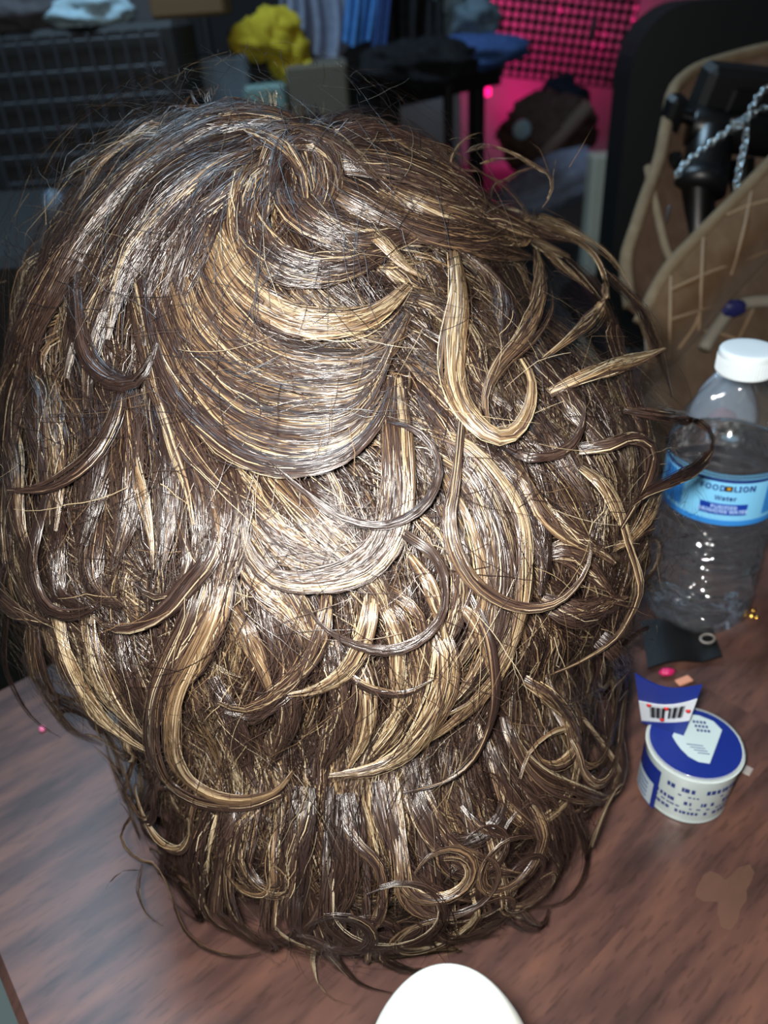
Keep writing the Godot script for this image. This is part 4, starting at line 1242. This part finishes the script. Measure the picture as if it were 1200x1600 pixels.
	heap.call("denim_heap", "folded dark denim jeans at the black table's end", 735, 82, -2.05, Vector3(0.12, 0.035, 0.07), Color(0.24, 0.34, 0.55), 82, 0.25)
	heap.call("dark_clothes", "heap of near black clothes in the middle of the black table", 655, 100, -1.98, Vector3(0.11, 0.042, 0.06), Color(0.11, 0.11, 0.12), 83)
	heap.call("pale_cloth", "pale blue grey cloth on top of the grey blue shirt", 700, 2, -2.1, Vector3(0.05, 0.03, 0.05), Color(0.55, 0.66, 0.72), 84)
	px_box("storage_bin", "light grey storage bin standing under the black table", "bin", 575, 150, 720, 330, -2.42, 0.25, mat(Color(0.60, 0.62, 0.68), 0.7), 0.0)

	# pegboard with pink light behind it
	var zw := -2.78
	var c0 := on_plane(756, -40, zw); var c1 := on_plane(1003, -10, zw); var c2 := on_plane(764, 116, zw)
	var ux := c1 - c0
	ux = ux.normalized()
	var uy := (c2 - c0 - ux * (c2 - c0).dot(ux)).normalized()
	var cols := 19
	var pitch := c0.distance_to(c1) / cols
	var nrow := int(c0.distance_to(c2) / pitch)
	var board := thing("pegboard", "black pegboard with rows of round holes glowing pink from the light behind", "pegboard", c0)
	board.basis = Basis(ux, -uy, ux.cross(-uy))
	var bm := peg_mesh(cols, nrow, pitch, pitch * 0.35)
	part("panel", bm, mat(Color(0.03, 0.028, 0.03), 0.6), board)
	for k in 4: part("spacer", tube([Vector3((0.5 if k % 2 == 0 else cols - 0.5) * pitch, -(0.5 if k < 2 else nrow - 0.5) * pitch, 0), Vector3((0.5 if k % 2 == 0 else cols - 0.5) * pitch, -(0.5 if k < 2 else nrow - 0.5) * pitch, -0.1)], 0.004, 8), black, board)
	part("hook", tube([Vector3(13.5, -3.0, 0.05) * Vector3(pitch, pitch, 1), Vector3(13.6, -5.0, 0.05) * Vector3(pitch, pitch, 1)], 0.012, 8), mat(Color(0.25, 0.24, 0.26), 0.4, 0.6), board)
	var pink := Color(1.0, 0.12, 0.50)
	var strips := thing("pink_led_lamp", "pink glowing light strip on the wall beside the pegboard", "lamp", on_plane(747, 60, -2.84))
	for q in [[745, -30, 745, 18, 0.022], [757, 114, 760, 150, 0.018]]:
		part("tube", tube(spline([on_plane(q[0], q[1], -2.84) - strips.position, on_plane(q[2], q[3], -2.84) - strips.position], 6), q[4], 12, 0.8), glow(pink, 2.2), strips)
	for q in [[800, 50, -2.82], [870, 10, -2.82], [930, 60, -2.82], [985, 20, -2.82]]:
		var o := OmniLight3D.new(); o.name = "pink_led_light"; o.light_color = pink; o.light_energy = PINK_E; o.light_size = 0.02; o.omni_range = 5.0; o.omni_attenuation = 2.0; o.shadow_enabled = true
		add_child(o, true); o.position = on_plane(q[0], q[1], q[2])
	for q in [[745, 0], [800, 150]]:        # the light of the two glowing tubes
		var o := OmniLight3D.new(); o.name = "pink_tube_light"; o.light_color = pink; o.light_energy = PINK_E * 1.2; o.light_size = 0.02; o.omni_range = 5.0; o.omni_attenuation = 2.0; o.shadow_enabled = true
		add_child(o, true); o.position = on_plane(q[0], q[1], -2.88) + Vector3(0.04, -0.03, 0)

	# clutter in front of the pink wall
	px_box("low_shelf", "low grey shelf under the pegboard carrying bags", "shelf", 748, 292, 990, 420, -2.4, 0.45, mat(Color(0.36, 0.36, 0.39), 0.8), 0.0)
	heap.call("brown_bag", "dark brown crumpled bag in front of the pink lit wall", 855, 208, -2.5, Vector3(0.12, 0.09, 0.07), Color(0.30, 0.23, 0.21), 91)
	heap.call("black_bag", "black crumpled bag leaning on the brown bag", 872, 172, -2.63, Vector3(0.08, 0.075, 0.05), Color(0.10, 0.12, 0.17), 92)
	single("tan_roll", tube([on_plane(850, 245, -2.41), on_plane(920, 165, -2.44)], 0.022, 14), mat(Color(0.40, 0.32, 0.28), 0.8), "tan rolled tube leaning across the black and brown bags", "roll")
	single("silver_disc", lathe(smooth_prof([Vector2(0, 0), Vector2(0.024, 0.002), Vector2(0.026, 0.008), Vector2(0.02, 0.013), Vector2(0, 0.014)], 3), 24), mat(Color(0.55, 0.65, 0.70), 0.4), "small round pale disc on the brown bag", "disc", on_plane(815, 202, -2.40), Vector3(PI / 2, 0, 0))
	var film := cloth(Color(0.52, 0.54, 0.62), 93); film.roughness = 0.25
	single("plastic_bag", crumple(Vector3(0.15, 0.06, 0.07), 0.35, 0.08, 94, 48), film, "grey crinkled plastic bag on the low shelf", "bag", on_plane(862, 288, -2.32), Vector3(0, 0, 0.35))
	px_box("cream_box", "cream cardboard box next to the black chair", "box", 925, 242, 988, 330, -2.15, 0.07, mat(Color(0.70, 0.69, 0.62), 0.8), 0.0)
	# office chair
	var Zh := -1.35
	var ca := on_plane(992, 200, Zh)
	var ct := on_plane(1100, 2, Zh).y
	var chair := thing("office_chair", "large black chair with a rounded back behind the quilted bag", "chair", Vector3(ca.x + 0.27, 0, Zh - 0.05))
	var outline := PackedVector2Array()
	var hw := 0.27
	var y0 := 0.5
	var rc := 0.09
	for q in [[hw - rc, ct - rc, 0.0], [-hw + rc, ct - rc, PI / 2], [-hw + rc, y0 + rc, PI], [hw - rc, y0 + rc, PI * 1.5]]:
		for k in 8: outline.append(Vector2(q[0] + rc * cos(q[2] + PI / 2 * k / 7.0), q[1] + rc * sin(q[2] + PI / 2 * k / 7.0)))
	var poly_ := CSGPolygon3D.new(); poly_.polygon = outline; poly_.depth = 0.09; poly_.name = "backrest"
	poly_.material = mat(Color(0.055, 0.053, 0.055), 0.55)
	chair.add_child(poly_)
	var leather := mat(Color(0.05, 0.05, 0.05), 0.5)
	part("seat", box(Vector3(0.5, 0.09, 0.48), 0.03), leather, chair, Vector3(0, 0.46, -0.22))
	part("column", tube([Vector3(0, 0.06, -0.22), Vector3(0, 0.42, -0.22)], 0.03, 14), leather, chair)
	for k in 5: part("foot", tube([Vector3(0, 0.07, -0.22), Vector3(0.28 * cos(TAU * k / 5), 0.03, -0.22 + 0.28 * sin(TAU * k / 5))], 0.025, 10), leather, chair)

func peg_mesh(nx: int, ny: int, p: float, r: float) -> ArrayMesh:
	# a thin board with real round holes: each cell a square with an eight sided hole, and the hole's wall
	var v := PackedVector3Array(); var idx := PackedInt32Array()
	for i in nx:
		for j in ny:
			var c := Vector3((i + 0.5) * p, -(j + 0.5) * p, 0)
			for zz in [0.0, -0.005]:
				var b := v.size()
				for k in 8:
					var a := TAU * k / 8.0
					var e := Vector2(cos(a), sin(a))
					var m := maxf(absf(e.x), absf(e.y))
					v.append(c + Vector3(e.x / m * p / 2, e.y / m * p / 2, zz))
					v.append(c + Vector3(e.x * r, e.y * r, zz))
				for k in 8:
					var q := b + k * 2
					var s := b + ((k + 1) % 8) * 2
					idx.append_array([q, q + 1, s, s, q + 1, s + 1])
			var w := v.size()
			for k in 8:
				var a := TAU * k / 8.0
				v.append(c + Vector3(cos(a) * r, sin(a) * r, 0)); v.append(c + Vector3(cos(a) * r, sin(a) * r, -0.005))
			for k in 8:
				var q := w + k * 2
				var s := w + ((k + 1) % 8) * 2
				idx.append_array([q, s, q + 1, s, s + 1, q + 1])
	return tri_mesh(v, idx)
